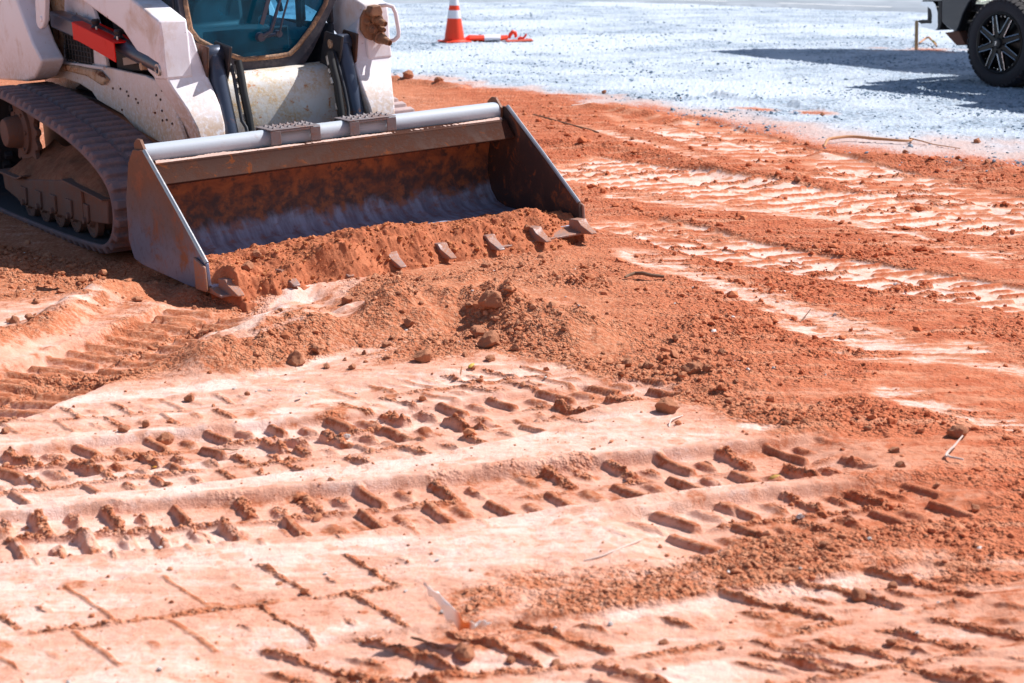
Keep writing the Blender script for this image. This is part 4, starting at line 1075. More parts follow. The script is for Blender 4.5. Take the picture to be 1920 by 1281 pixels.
def cylinders():
    # lift cylinder with the red arm-support channel clipped over its rod
    z = lambda f: 1.0 + (f+2.4)*-.115
    k = MB().tube([(-.63, 2.72, z(-2.72)+.02), (-.63, 1.45, z(-1.45)-.0)], .045, 20)
    lc = k.build('lift_cylinder', M_cyl, loader)
    b = MB().prism([(-3.02, z(-3.0)+.045), (-2.45, z(-2.45)+.05), (-2.45, z(-2.45)-.045), (-3.02, z(-3.0)-.05)], -.69, -.60)
    b.build('cylinder_guard', M_cyl, lc, .012)
    m = MB()
    f0, f1 = -2.57, -1.93
    m.prism([(f0, z(f0)+.055), (f1, z(f1)+.050), (f1, z(f1)-.055), (f0+.18, z(f0)-.062), (f0+.05, z(f0)-.045), (f0, z(f0)-.045)], -.715, -.708)
    m.prism([(f0, z(f0)+.056), (f1, z(f1)+.051), (f1, z(f1)+.044), (f0, z(f0)+.049)], -.707, -.585)
    m.prism([(f0, z(f0)+.048), (f1, z(f1)+.043), (f1, z(f1)-.05), (f0, z(f0)-.04)], -.592, -.585)
    su = m.build('arm_support', M_red, loader, .003)
    for f in (-2.36, -2.02):
        MB().lathe([(.0, .045), (.018, .045), (.026, .035), (.020, .015), (.030, .0)], (-.65, -f, z(f)+.055), (0, 0, 1), 14).build('clamp_knob', M_black, su)
    for f in (-2.30, -1.99):
        MB().cyl((-.67, -f, z(f)+.05), (-.67, -f, z(f)+.07), .006, 8).build('bolt', M_alu, su)
    # warning label plate hanging behind the channel
    MB().box((-.60, 1.93, .865), (-.597, 2.13, .905), Matrix.Rotation(R(-7), 3, 'X')).build('data_plate', mat('dull_label', (.38, .35, .34), .6), loader)
    MB().prism([(-2.34, 1.10), (-1.75, .98), (-1.70, .88), (-1.78, .845), (-2.34, .80)], -.56, -.50).build('inner_shroud', M_dark, loader, .004)
    for sg in (-1, 1):
        x = sg*.372
        t = MB().tube([(x+sg*.0, 1.44, .935), (x, 1.42, .92), (x+sg*.002, 1.28, .50), (x, 1.25, .40)], [.030, .046, .046, .046], 28)
        c = t.build('tilt_cylinder', M_cyl, loader)
        MB().lathe([(.0, .05), (.044, .05), (.05, .04), (.05, -.04), (.044, -.05), (.0, -.05)], (x, 1.435, .935), (1, 0, 0), 26).build('cylinder_eye', M_cyl, c, 0)
        MB().cyl((x-.065, 1.435, .935), (x+.065, 1.435, .935), .024, 16).build('cylinder_pin', M_rustwhite, c)
        MB().cyl((x, 1.24, .42), (x, 1.16, .22), .024, 16).build('piston_rod', M_alu, c)
        # hard line along the barrel
        y = -sg*.065
        pa = [(x+y*.9, 1.40, .895), (x+y, 1.375, .885), (x+y*1.05, 1.345, .83), (x+y*.95, 1.30, .70), (x+y*.95, 1.27, .60), (x+y*1.12, 1.25, .57), (x+y*1.12, 1.22, .50), (x+y, 1.2, .46)]
        MB().tube(pa, .0095, 10).build('oil_line', M_black, c)
        hx = x-sg*.105
        MB().tube([(hx, 1.36, .90), (hx+sg*.0, 1.335, .82), (hx+sg*.004, 1.31, .74), (hx, 1.28, .62), (hx, 1.26, .50)], .021, 14).build('hose', M_hose, c)
        for zz, l in ((.835, .045), (.79, .02), (.735, .03), (.60, .03)):
            yy = 1.26+(zz-.5)*.27
            MB().cyl((hx, yy-.002, zz), (hx, yy+.012, zz+l), .024, 12).build('hose_fitting', M_alu, c)
    # cross member between the arm legs
    pr = [(-1.425, .42), (-1.420, .50), (-1.420, .60), (-1.430, .68), (-1.445, .74), (-1.468, .785), (-1.50, .812), (-1.55, .822), (-1.66, .822), (-1.66, .42)]
    MB().prism(pr, -.43, .43).build('cross_member', M_cross, loader, .008)
    for sg in (-1, 1):
        MB().prism([(-1.30, .98), (-1.50, 1.0), (-1.60, .80), (-1.42, .74), (-1.35, .86)], sg*.315, sg*.33).build('cylinder_bracket', M_black, loader, .006)
        MB().prism([(-1.34, .985), (-1.50, 1.0), (-1.60, .80), (-1.42, .74), (-1.37, .86)], sg*.425, sg*.44).build('cylinder_bracket', M_tower, loader, .006)
    # quick coupler with tread plates
    q = MB()
    q.box((-.55, 1.075, .06), (.55, 1.12, .48))
    q.box((-.44, 1.0, .545), (.38, 1.15, .557))
    q.box((-.44, .995, .50), (-.34, 1.0, .556)); q.box((-.10, .995, .50), (-.02, 1.0, .556)); q.box((.20, .995, .50), (.38, 1.0, .556))
    q.box((-.30, .985, .52), (.05, .99, .575)); 
    for i in range(16):
        x0 = -.42+i*.05; q.box((x0, 1.005, .5575), (x0+.018, 1.04, .570)); q.box((x0+.02, 1.07, .5575), (x0+.038, 1.10, .570))
    for sg in (-1, 1): q.box((sg*.50-.06, 1.07, .05), (sg*.50+.06, 1.3, .52))
    q.build('quick_coupler', worn('yellowish_dusty_steel', (.30, .26, .20), (.5, .36, .22), (.25, .12, .05), .5, .2, .4, .7, .6, .7, 12.0), loader, .003)

M_cross = worn('sand_stained_white_paint', (.72, .72, .72), (.62, .43, .22), (.56, .26, .12), .36, 0, .36, .66, .57, .63, 7.5)

def coupler_block():
    # hydraulic couplers on the far arm: recessed plate, fittings, guard handle
    yb = 1.395
    pl = MB().fprism([(.475, 1.065), (.50, 1.105), (.545, 1.11), (.60, 1.09), (.615, 1.05), (.612, .985), (.590, .945), (.535, .938), (.50, .955), (.47, 1.0)], -yb, -yb+.022)
    pb = pl.build('coupler_plate', M_coupler, loader, .006)
    MB().fprism([(.50, 1.09), (.515, 1.125), (.565, 1.13), (.578, 1.09), (.57, 1.07), (.51, 1.07)], -yb+.02, -yb+.085).build('block', M_coupler, pb, .006)
    for s_, z, r_, l in ((.560, 1.055, .026, .10), (.572, .958, .028, .115), (.530, 1.005, .024, .05), (.578, 1.008, .020, .06), (.505, 1.04, .014, .03)):
        d = Vector((.10, -1, -.28)).normalized()
        m = MB().lathe([(.0, 0), (r_*1.25, 0), (r_*1.25, l*.22), (r_, l*.25), (r_*.95, l*.5), (r_*.78, l*.55), (r_*.72, l*.8), (r_*.60, l*.82), (r_*.58, l), (r_*.42, l), (r_*.40, l*.9), (.0, l*.9)], (s_, yb-.02, z), d, 28)
        m.build('fitting', M_coupler, pb)
    MB().tube([(.60, yb-.01, 1.12), (.612, yb-.07, 1.125), (.635, yb-.09, 1.115), (.652, yb-.09, 1.08), (.665, yb-.09, .98), (.660, yb-.09, .955), (.64, yb-.08, .935), (.60, yb-.01, .925)], .0115, 12).build('guard_handle', M_white, loader)

def cab():
    yf = 1.60
    # side and rear shell
    sh = MB()
    for sg in (-1, 1):
        a_, b_ = sorted((sg*.45, sg*.47))
        sh.box((a_, yf+.08, .62), (b_, 2.58, 1.02)); sh.box((a_, yf+.08, 1.02), (b_, yf+.14, 1.99)); sh.box((a_, 2.50, 1.02), (b_, 2.58, 1.99)); sh.box((a_, 2.02, 1.02), (b_, 2.06, 1.99))
    sh.box((-.47, 2.582, .62), (.47, 2.60, 1.2)); sh.box((-.47, 2.582, 1.85), (.47, 2.60, 1.99)); sh.box((-.50, yf+.0, 2.0), (.50, 2.68, 2.05)); sh.box((-.449, yf+.08, .60), (.449, 2.58, .66))
    c = sh.build('cab', M_cabframe, loader, .008)
    # front door: frame ring around a low-cut pane
    outer = [(-.47, 2.0), (-.47, 1.20), (-.46, 1.12), (-.40, .965), (-.30, .86), (-.16, .782), (-.08, .765), (.10, .770), (.20, .79), (.27, .86), (.47, 1.18), (.47, 2.0)]
    gl = [(-0.453, 1.241), (-0.419, 1.097), (-0.400, 1.040), (-0.352, 1.042), (-0.125, 0.889), (0.008, 0.869), (0.136, 0.878), (0.202, 0.907), (0.309, 1.033), (0.397, 1.121), (0.431, 1.182)]
    gl = [(-.43, 1.95), (-.43, 1.19), (-.415, 1.06), (-.37, .995), (-.17, .893), (-.13, .880), (.05, .878), (.145, .885), (.19, .915), (.30, 1.03), (.39, 1.15), (.41, 1.22), (.41, 1.95)]
    # ring: bridge outer and inner by matching counts
    def resample(P, n):
        P = [Vector(p) for p in P]; L = [0]
        for i in range(len(P)-1): L.append(L[-1]+(P[i+1]-P[i]).length)
        out = []
        for k in range(n):
            u = L[-1]*k/(n-1); j = 0
            while j < len(P)-2 and L[j+1] < u: j += 1
            out.append(P[j].lerp(P[j+1], (u-L[j])/(L[j+1]-L[j])))
        return out
    n = 40; A = resample(outer, n); B = resample(gl, n)
    V = [(p.x, yf, p.y) for p in A] + [(p.x, yf, p.y) for p in B] + [(p.x, yf+.05, p.y) for p in A] + [(p.x, yf+.05, p.y) for p in B]
    F = []
    for i in range(n-1):
        F += [[i, i+1, n+i+1, n+i], [2*n+i, 3*n+i, 3*n+i+1, 2*n+i+1], [i, 2*n+i, 2*n+i+1, i+1], [n+i, n+i+1, 3*n+i+1, 3*n+i]]
    MB().add(V, F).build('door_frame', M_cabframe, c, .008)
    MB().box((-.47, yf, 1.951), (.47, yf+.05, 2.0)).build('door_header', M_cabframe, c, .004)
    g = MB().add([(p.x, yf+.022, p.y) for p in B], [list(range(n))]).build('windscreen', M_glass, c)
    MB().tube([(p.x, yf-.006, p.y) for p in B], .013, 10).build('window_seal', M_gasket, c)
    # interior
    MB().prism([(-1.95, .66), (-1.95, .98), (-2.02, 1.02), (-2.35, 1.0), (-2.40, 1.55), (-2.50, 1.58), (-2.52, .66)], -.24, .24).build('seat', mat('worn_seat_vinyl', (.05, .07, .08), .6), c, .03, 3)
    for sg in (-1, 1):
        MB().tube([(sg*.34, 1.95, .68), (sg*.34, 1.86, .95), (sg*.32, 1.80, 1.16), (sg*.30, 1.76, 1.22)], [.015, .015, .02, .026], 12).build('control_lever', M_floor_dark, c)
        MB().prism([(-1.8, 1.0), (-2.3, 1.05), (-2.3, .95), (-1.8, .93)], sg*.29, sg*.38).build('armrest', mat('pale_armrest', (.45, .50, .50), .6), c, .02, 3)
    MB().box((-.30, 1.70, .90), (.20, 1.72, 1.03)).build('foot_panel', M_floor_dark, c, .01)
    MB().tube([(.05+.16*math.cos(R(a)), 1.80, 1.10+.16*math.sin(R(a))) for a in range(0, 190, 15)], .012, 10).build('lap_bar', M_floor_dark, c)
    # wipers
    w = MB().tube([(-.02, yf-.03, .995), (.02, yf-.055, 1.02), (.08, yf-.05, 1.16), (.13, yf-.05, 1.27)], [.014, .012, .008, .006], 10)
    w.lathe([(.0, .03), (.022, .03), (.026, .0)], (-.03, yf-.012, .99), (0, -1, 0), 16)
    w.lathe([(.0, .03), (.018, .03), (.02, .0)], (.075, yf-.012, 1.0), (0, -1, 0), 16)
    w.tube([(-.03, yf-.03, .99), (.075, yf-.03, 1.0)], .010, 8)
    w.tube([(.075, yf-.04, 1.0), (.10, yf-.05, 1.09), (.16, yf-.05, 1.24)], .006, 8)
    w.box((.0, yf-.066, 1.05), (.022, yf-.058, 1.30), Matrix.Rotation(R(22), 3, 'Y'))
    w.build('wiper', M_cyl, c)

bucket(); track(-1); track(1); body(); lift_arm(-1); lift_arm(1); cylinders(); coupler_block(); cab()

# soil lying over the bucket lip
def soil_pile():
    nf, ns = 150, 620
    f = np.linspace(-.80, .16, nf)[:, None]; s_ = np.linspace(-1.012, 1.012, ns)[None, :]
    Fm = f+0*s_; Sm = s_+0*f
    edge = -.045+.055*fbm(Sm*4+3, Sm*0+1., 401, 4)
    edge = edge+.04*sstep(.2, -.6, Sm)+.05*sstep(-.80, -.93, Sm)
    top = .068+.11*fbm(Sm*2.6, Fm*3.5, 402, 4)+.045*sstep(.6, -.2, Sm)-.02*np.cos(Sm*8.0)
    top = np.maximum(top, .03)
    rise = sstep(-.78+.16*fbm(Sm*2.5, Fm*0+2., 403, 3), -.16, Fm)
    z = .03+top*rise
    gul = .05*fbm(Sm*7, Fm*9, 407, 5)
    drop = np.clip((Fm-(edge-.08+gul))/.17, 0, 1); drop = drop**.8
    ground_l = -.04-.07*sstep(-.3, -.9, Sm)
    z = z*(1-drop)+(ground_l)*drop
    endm = sstep(-.94, -1.008, Sm)*sstep(-.24, -.13, Fm); z = z*(1-endm)+ground_l*endm
    right = sstep(.80, .92, Sm); z = z-right*.06*sstep(-.35, -.1, Fm)
    zf = .034*fbm(Sm*9, Fm*9, 404, 5)+.007*fbm(Sm*60, Fm*60, 408, 3)+pebbles(Sm*12, Fm*12, 405, .06, .36, .3)/12*.8+pebbles(Sm*44, Fm*44, 406, .2, .5, .5)/44*.6
    z = z+zf*sstep(-.78, -.6, Fm)*(1-.5*drop)
    z = np.where(Fm < -.70, z-.02, z)
    V = np.stack([Sm, -Fm, z], -1).reshape(-1, 3)
    W = V @ np.array([LS, -LF, LZ]) + LO
    i = np.arange(nf-1)[:, None]*ns+np.arange(ns-1)[None, :]
    Q = np.stack([i, i+1, i+ns+1, i+ns], -1).reshape(-1, 4)
    me = np_mesh('soil_heap', W, quads=Q); me.materials.append(M_pile)
    o = bpy.data.objects.new('soil_heap', me); link(o)
    tag(o, 'crumbling orange red soil heaped along the bucket floor and spilling between the teeth', 'soil heap', kind='stuff')
    # crumbs on the heap
    n = 3600; ss = rng.uniform(-1.0, .93, n); ff = rng.uniform(-.62, .03, n)
    ii = np.clip(((ff+.80)/.96*(nf-1)).astype(int), 0, nf-1); jj = np.clip(((ss+1.012)/2.024*(ns-1)).astype(int), 0, ns-1)
    zz = z[ii, jj]; P = np.stack([ss, -ff, zz], -1) @ np.array([LS, -LF, LZ]) + LO
    t = rng.uniform(0, 1, (n, 1)); col = np.array([.44, .14, .055])*(1-t)+np.array([.62, .26, .12])*t
    o = stones('heap_crumbs', P, np.clip(.0034*np.exp(rng.normal(0, .6, n)), .0015, .016), col)
    tag(o, 'crumbs of orange soil on the heap inside the bucket lip', 'soil crumbs', kind='stuff')
    for s0, f0, r_, lab in ((-.14, -.50, .045, 'dark round clod resting against the bucket floor at the middle of the lip'), (.18, -.42, .03, 'small clod on the soil heap in the bucket right of the middle'),
                            (.66, -.10, .026, 'small clod on the crest of the soil heap near the right tooth'), (-.85, -.12, .035, 'angular clod low on the heap beside the left side plate'), (-.72, -.30, .03, 'orange clod on the heap inside the left end of the bucket')):
        a = int((f0+.80)/.96*(nf-1)); b_ = int((s0+1.012)/2.024*(ns-1))
        p = np.array([s0, -f0, z[a, b_]+r_*.5]) @ np.array([LS, -LF, LZ]) + LO
        o = bpy.data.objects.new('clay_clod', CLODM[random.randrange(9)]); link(o); o.scale = (r_, r_*.9, r_*.8); o.location = p; o.rotation_euler = (0, 0, random.uniform(0, 6)); tag(o, lab, 'clod')
soil_pile()

# ------------------------------------------------------------------ pickup truck at the right edge
def pickup():
    d = Vector((.50, -.866, 0)).normalized(); lft = Vector((0, 0, 1)).cross(d)
    c = Vector((*[(4.733, 16.488)][0], 0)); c.z = hz(c.x, c.y)-.02; org = c + lft*.86
    m4 = Matrix(((d.x, lft.x, 0, org.x), (d.y, lft.y, 0, org.y), (0, 0, 1, org.z), (0, 0, 0, 1)))
    t = empty('pickup_truck', m4); tag(t, 'dark grey lifted pickup truck parked on the gravel with black milled wheels', 'pickup truck')
    paint = mat('dark_grey_metallic_paint', (.045, .045, .05), .25, .6); paint.node_tree.nodes['Principled BSDF'].inputs['Coat Weight'].default_value = .6
    chrome = mat('chrome', (.75, .76, .78), .12, 1.0); blk = mat('black_trim_plastic', (.02, .02, .022), .55)
    tyre_m = worn('tyre_rubber', (.018, .017, .024), (.045, .034, .036), (.06, .04, .04), .75, 0, .45, .8, .8, .9, 8, chips=False)
    rimm = mat('gloss_black_wheel', (.006, .005, .006), .35, 0, .3); mill = mat('milled_aluminium', (.75, .75, .76), .25, 1.0)
    win = mat('dark_window', (.02, .025, .03), .05); red = mat('tail_lamp_red', (.35, .01, .01), .2); rub = mat('rusty_underbody', (.14, .06, .04), .8)
    def arch(cx, r, n=14):
        return [(cx - r*math.cos(math.pi*k/n), .45 + r*math.sin(math.pi*k/n)*1.02) for k in range(n+1)]
    side = [(-.80, .60), (-.68, .545), (-.57, .52)] + [p for p in arch(0, .56) if p[1] > .53] + [(.60, .52), (3.12, .52)] + [p for p in arch(3.72, .56) if p[1] > .53] + [(4.32, .52), (4.50, .62), (4.52, 1.1), (4.40, 1.22), (3.05, 1.33), (.95, 1.36), (-.82, 1.38), (-.83, 1.0)]
    def yprism(mb, P, y0, y1):
        n = len(P); vs = [(x, y0, z) for x, z in P] + [(x, y1, z) for x, z in P]
        return mb.add(vs, [list(range(n)), [n+i for i in range(n)][::-1]] + [[i, (i+1) % n, n+(i+1) % n, n+i] for i in range(n)])
    b = MB(); yprism(b, side, -.86, -.74); yprism(b, side, .74, .86)
    b.box((-.80, -.74, .95), (-.76, .74, 1.37)); b.box((3.05, -.74, .62), (4.45, .74, 1.20)); b.box((-.75, -.74, .72), (3.1, .74, .80))
    body = b.build('body', paint, t, .02, 3)
    cabp = [(.95, 1.30), (1.05, 1.92), (2.35, 1.95), (3.10, 1.32)]
    ca = MB(); yprism(ca, cabp, -.72, .72); ca.build('cab', paint, t, .03, 3)
    for sg in (-1, 1):
        w = MB(); yprism(w, [(1.10, 1.38), (1.17, 1.85), (2.28, 1.87), (2.85, 1.38)], sg*.722, sg*.728); w.build('side_window', win, t)
        MB().box((-.835, min(sg*.60, sg*.80), 1.0), (-.805, max(sg*.60, sg*.80), 1.32)).build('tail_lamp', red, t, .01)
    # chrome bumper: wraps the corner with a step cut into it
    bu = MB()
    out = [(-1.100, 0.799), (-1.100, 0.762), (-1.000, 0.753), (-0.945, 0.725), (-0.925, 0.660), (-0.930, 0.595), (-1.080, 0.575), (-1.100, 0.600), (-1.060, 0.545), (-0.860, 0.520), (-0.835, 0.560), (-0.850, 0.700), (-0.890, 0.781), (-0.930, 0.805)]
    for y0, y1 in ((-.86, -.60), (.60, .86)): yprism(bu, out, y0, y1)
    yprism(bu, [(-1.070, 0.799), (-1.110, 0.750), (-1.100, 0.600), (-1.040, 0.545), (-0.860, 0.545), (-0.860, 0.799)], -.60, .60)
    bp = bu.build('rear_bumper', chrome, t, .012, 3)
    for sg in (-1, 1):
        k = MB(); yprism(k, [(-1.110, 0.612), (-0.930, 0.622), (-0.920, 0.600), (-0.930, 0.585), (-1.090, 0.582), (-1.130, 0.595)], sg*.862, sg*.60)
        k.build('step_pad', blk, bp, .004)
        k = MB(); yprism(k, [(-1.020, 0.756), (-0.940, 0.725), (-0.920, 0.660), (-0.930, 0.610), (-1.010, 0.610)], sg*.84, sg*.60); k.build('step_recess', blk, bp, .004)
        k = MB(); yprism(k, [(-1.090, 0.800), (-0.880, 0.807), (-0.860, 0.815), (-1.070, 0.815)], sg*.86, sg*.2); k.build('top_pad', blk, bp, .004)
        k = MB(); yprism(k, [(-0.850, 0.812), (-0.830, 0.620), (-0.835, 0.540), (-0.800, 0.530), (-0.785, 0.600), (-0.800, 0.824)], sg*.865, sg*.70); k.build('bumper_gap_trim', blk, t, .006)
    m = MB(); yprism(m, [(-.80, .50), (-.60, .53), (-.50, .40), (-.62, .38)], -.80, -.55); m.build('spring_hanger', rub, t, .01)
    MB().box((-.78, -.70, .42), (4.2, .70, .60)).build('chassis_rail', mat('black_chassis', (.012, .012, .012), .8), t, .01)
    # wheels
    def wheel(x, sg):
        yo = sg*.86; RR = .445
        ax = Vector((0, sg, 0)); cc = (x, yo, RR)
        w = .30
        prof = [(.292, -.02), (.305, -.004), (.335, .004), (.385, .002), (.415, -.012), (.432, -.035), (.434, -.06), (.434, -w+.06), (.432, -w+.035), (.40, -w+.01), (.30, -w)]
        ty = MB().lathe(prof, cc, ax, 72)
        for k in range(46):
            a = 2*math.pi*k/46
            u = Vector((math.cos(a), 0, math.sin(a))); v = Vector((-math.sin(a), 0, math.cos(a)))
            for row, (y0, y1, rr0) in enumerate(((-.075, .001, .425), (-.145, -.085, .43), (-.215, -.155, .43), (-w+.0, -.225, .425))):
                sh = .5 if row % 2 else 0
                a2 = 2*math.pi*(k+sh)/46; u = Vector((math.cos(a2), 0, math.sin(a2))); v = Vector((-math.sin(a2), 0, math.cos(a2)))
                hw = .021; C = Vector(cc); vs = []
                for yy in (y0, y1):
                    r1 = .446 if row in (1, 2) else (.444 if abs(yy) > .01 and abs(yy) < w-.01 else .418)
                    for r_, s_ in ((.40, -hw), (.40, hw), (r1, hw*.9), (r1, -hw*.9)): vs.append(C + u*r_ + v*s_ + ax*yy)
                ty.add(vs, [[0, 1, 2, 3], [7, 6, 5, 4], [0, 4, 5, 1], [1, 5, 6, 2], [2, 6, 7, 3], [3, 7, 4, 0]])
        tr = ty.build('wheel', tyre_m, t)
        rim = MB().lathe([(.0, -.06), (.10, -.06), (.25, -.10), (.262, -.05), (.268, -.015), (.285, -.002), (.296, -.004), (.298, -.02)], cc, ax, 64)
        rim.build('rim', rimm, tr)
        sp = MB(); ml = MB(); rv = []
        for k in range(8):
            a = 2*math.pi*k/8+.30
            u = Vector((math.cos(a), 0, math.sin(a))); v = Vector((-math.sin(a), 0, math.cos(a))); C = Vector(cc)
            P = lambda r_, s_, y: C+u*r_+v*s_+ax*y
            vs = [P(.05, -.03, -.03), P(.05, .03, -.03), P(.272, .026, -.035), P(.272, -.026, -.035), P(.05, -.025, .006), P(.05, .025, .006), P(.272, .020, -.01), P(.272, -.020, -.01)]
            sp.add(vs, [[3, 2, 1, 0], [4, 5, 6, 7], [0, 1, 5, 4], [1, 2, 6, 5], [2, 3, 7, 6], [3, 0, 4, 7]])
            # milled outline: a U round each opening
            b2 = a+math.pi/8; u2 = Vector((math.cos(b2), 0, math.sin(b2)))
            u3 = Vector((math.cos(a+math.pi/4), 0, math.sin(a+math.pi/4))); v3 = Vector((-math.sin(a+math.pi/4), 0, math.cos(a+math.pi/4)))
            path = [P(.270, .024, -.004), P(.105, .030, .006), C+u2*.098+ax*.006, C+u3*.105-v3*.030+ax*.006, C+u3*.270-v3*.024-ax*.004]
            ml.tube(path, .0048, 6)
            for q in (-.2, 0., .2):
                uu = Vector((math.cos(b2+q), 0, math.sin(b2+q))); rv.append(MB().cyl(C+uu*.255-ax*.05, C+uu*.255-ax*.04, .006, 8))
        sp.build('spokes', rimm, tr, .004); ml.build('milled_edges', mill, tr); [q_.build('rivet', mill, tr) for q_ in rv]
        MB().lathe([(.0, .035), (.035, .035), (.048, .028), (.055, -.01)], cc, ax, 28).build('hub_cap', blk, tr)
        e = MB()
        for k, zz in enumerate((.014, 0, -.014)):
            e.box((x-.010, yo+sg*.0352, RR+zz-.003), (x+.012-.004*k, yo+sg*.0362, RR+zz+.004))
        e.build('cap_emblem', mill, tr)
    for x in (0, 3.72):
        for sg in (-1, 1): wheel(x, sg)
pickup()

# added unseen slab on posts, shaped to throw the far shade band on gravel
def shade_caster():
    h = 6.4; L = h/math.tan(SUN_EL)
    off = Vector((SUN_AZ.x, SUN_AZ.y)).normalized()*L
    P = [(2.47, 21.14), (3.3, 21.55), (4.39, 21.72), (5.66, 21.20), (8.6, 18.6), (8.2, 13.4), (4.86, 17.82), (3.86, 19.09)]
    P = [(x+off.x, y+off.y) for x, y in P]
    m = mat('shade_caster_sheet', (.5, .5, .52), .5, .6)
    c = sum((Vector((x, y, 0)) for x, y in P), Vector())/len(P)
    t = bpy.data.objects.new('shade_caster', None); link(t); t.location = c; tag(t, 'added unseen shade caster, a slab on posts right of the parked pickup', 'shade_caster')
    n = len(P)
    vs = [(x-c.x, y-c.y, h) for x, y in P] + [(x-c.x, y-c.y, h+.12) for x, y in P]
    MB().add(vs, [list(range(n))[::-1], [n+i for i in range(n)]] + [[i, (i+1) % n, n+(i+1) % n, n+i] for i in range(n)]).build('shade_slab', m, t)
    for i in (3, 4, 5):
        x, y = P[i]; d_ = (c-Vector((x, y, 0)))*.12
        MB().cyl((x-c.x+d_.x, y-c.y+d_.y, 0), (x-c.x+d_.x, y-c.y+d_.y, h), .06, 12).build('post', m, t)
shade_caster()

# ------------------------------------------------------------------ safety cones
M_or = worn('fluorescent_orange_plastic', (.93, .05, .008), (.85, .09, .03), (.7, .10, .06), .55, 0, .6, .95, .8, .9, 9, chips=False)
M_ref = worn('white_reflective_collar', (.82, .80, .84), (.7, .62, .62), (.6, .5, .5), .4, 0, .5, .85, .8, .9, 9, chips=False)
def cone():
    (p,) = [(-0.776, 22.835)]
    t = bpy.data.objects.new('traffic_cone', None); link(t); t.location = (p[0], p[1], hz(*p)+.004); t.rotation_euler = (0, 0, R(24))
    tag(t, 'orange traffic cone with two white reflective collars standing upright on the gravel', 'traffic cone')
    b = MB().box((-.18, -.18, 0), (.18, .18, .022)); b.lathe([(.165, .02), (.155, .034), (.135, .036)], (0, 0, 0), (0, 0, 1), 40)
    b.build('base', M_or, t, .008)
    rad = lambda z: .138+(z-.03)*(.030-.138)/.68
    MB().lathe([(rad(.03), .03), (rad(.31), .31), (rad(.49), .49), (rad(.70), .70), (.022, .712), (.02, .70)], (0, 0, 0), (0, 0, 1), 48).build('cone_body', M_or, t)
    for z0, z1 in ((.318, .425), (.488, .63)):
        MB().lathe([(rad(z0)+.003, z0), (rad(z1)+.003, z1)], (0, 0, 0), (0, 0, 1), 48).build('reflective_collar', M_ref, t)
    # squashed cone lying on its side
    (q,) = [(-0.181, 23.040)]
    t = bpy.data.objects.new('fallen_cone', None); link(t); t.location = (q[0], q[1], hz(*q)+.004); t.rotation_euler = (0, 0, R(4))
    tag(t, 'flattened orange and white traffic cone lying on the gravel beside the upright one', 'traffic cone')
    def squash(mb_pts): return mb_pts
    def body(x0, x1, r0, r1, name, m, lift=0):
        V = []; F = []; n = 28; ns = 8
        for i in range(ns+1):
            tt = i/ns; x = x0+(x1-x0)*tt; r_ = r0+(r1-r0)*tt
            for k in range(n):
                a = 2*math.pi*k/n; V.append((x, 1.25*r_*math.cos(a), max(.0, .36*r_+.36*r_*math.sin(a)*(1+.15*math.sin(9*x+a)))+lift*tt))
        for i in range(ns):
            for k in range(n): F.append([i*n+k, i*n+(k+1) % n, (i+1)*n+(k+1) % n, (i+1)*n+k])
        F += [list(range(n))[::-1], [ns*n+k for k in range(n)]]
        MB().add(V, F, True).build(name, m, t)
    body(-.46, -.40, .07, .13, 'mouth', M_or); body(-.40, -.20, .13, .12, 'cone_body', M_or); body(-.20, .02, .121, .105, 'reflective_collar', M_ref, .01)
    body(.02, .12, .10, .085, 'cone_body', M_or, .02)
    MB().box((.10, -.16, .0), (.46, .16, .016), Matrix.Rotation(R(-3), 3, 'Y')).build('base', worn('muddy_orange_base', (.55, .07, .03), (.5, .12, .08), (.4, .1, .06), .6, 0, .4, .7, .7, .9, 9, chips=False), t, .006)
    MB().tube([(.14, 0, .04), (.16, 0, .095), (.19, 0, .125), (.225, 0, .11), (.235, 0, .07), (.22, 0, .05)], [.02, .026, .03, .028, .022, .012], 14).build('curled_tip', M_or, t)
    MB().tube([(.26, .02, .03), (.30, .02, .045), (.34, .03, .04), (.37, .03, .075), (.38, .03, .10)], [.014, .018, .016, .015, .008], 12).build('torn_flap', M_or, t)
cone()

# ------------------------------------------------------------------ stake, roots, twigs, ribbon, leaves
def wood(name, c0, c1):
    m = mat(name, c0, .85, 0, .2); b = NB(m); co = b.scale(b.co, (30, 30, 4)); b.color(b.mix(b.noise(3, 5, co=co), c0, c1)); b.bump(b.noise(12, 4, co=co), .4, .004); return m
M_stake = wood('weathered_wood', (.42, .26, .12), (.60, .42, .22))
M_root = wood('orange_root_bark', (.46, .20, .10), (.62, .36, .20))
M_twig = wood('bleached_twig', (.55, .40, .34), (.74, .64, .58))
M_dtwig = wood('dark_twig', (.16, .09, .06), (.28, .17, .11))
def stick(name, pts, r, m, label, cat, lift=None, n=9):
    """pts are ground spots, r a radius or list, lift heights above the ground"""
    L = smooth_line(pts, .04); k = len(L)
    rr = np.interp(np.linspace(0, 1, k), np.linspace(0, 1, len(r)), r) if isinstance(r, list) else np.full(k, r)
    ll = np.interp(np.linspace(0, 1, k), np.linspace(0, 1, len(lift)), lift) if lift else np.zeros(k)
    H = terrain(L[:, 0], L[:, 1])[0]; H = np.convolve(np.pad(H, 2, mode='edge'), np.ones(5)/5, 'valid')
    c = L[0]
    P = [(L[i][0]-c[0]+random.uniform(-1, 1)*rr[i]*.25, L[i][1]-c[1], H[i]-H[0]+rr[i]*.7+ll[i]) for i in range(k)]
    o = MB().tube(P, [float(x) for x in rr], n).build(name, m); o.location = (c[0], c[1], float(H[0])); tag(o, label, cat); return o
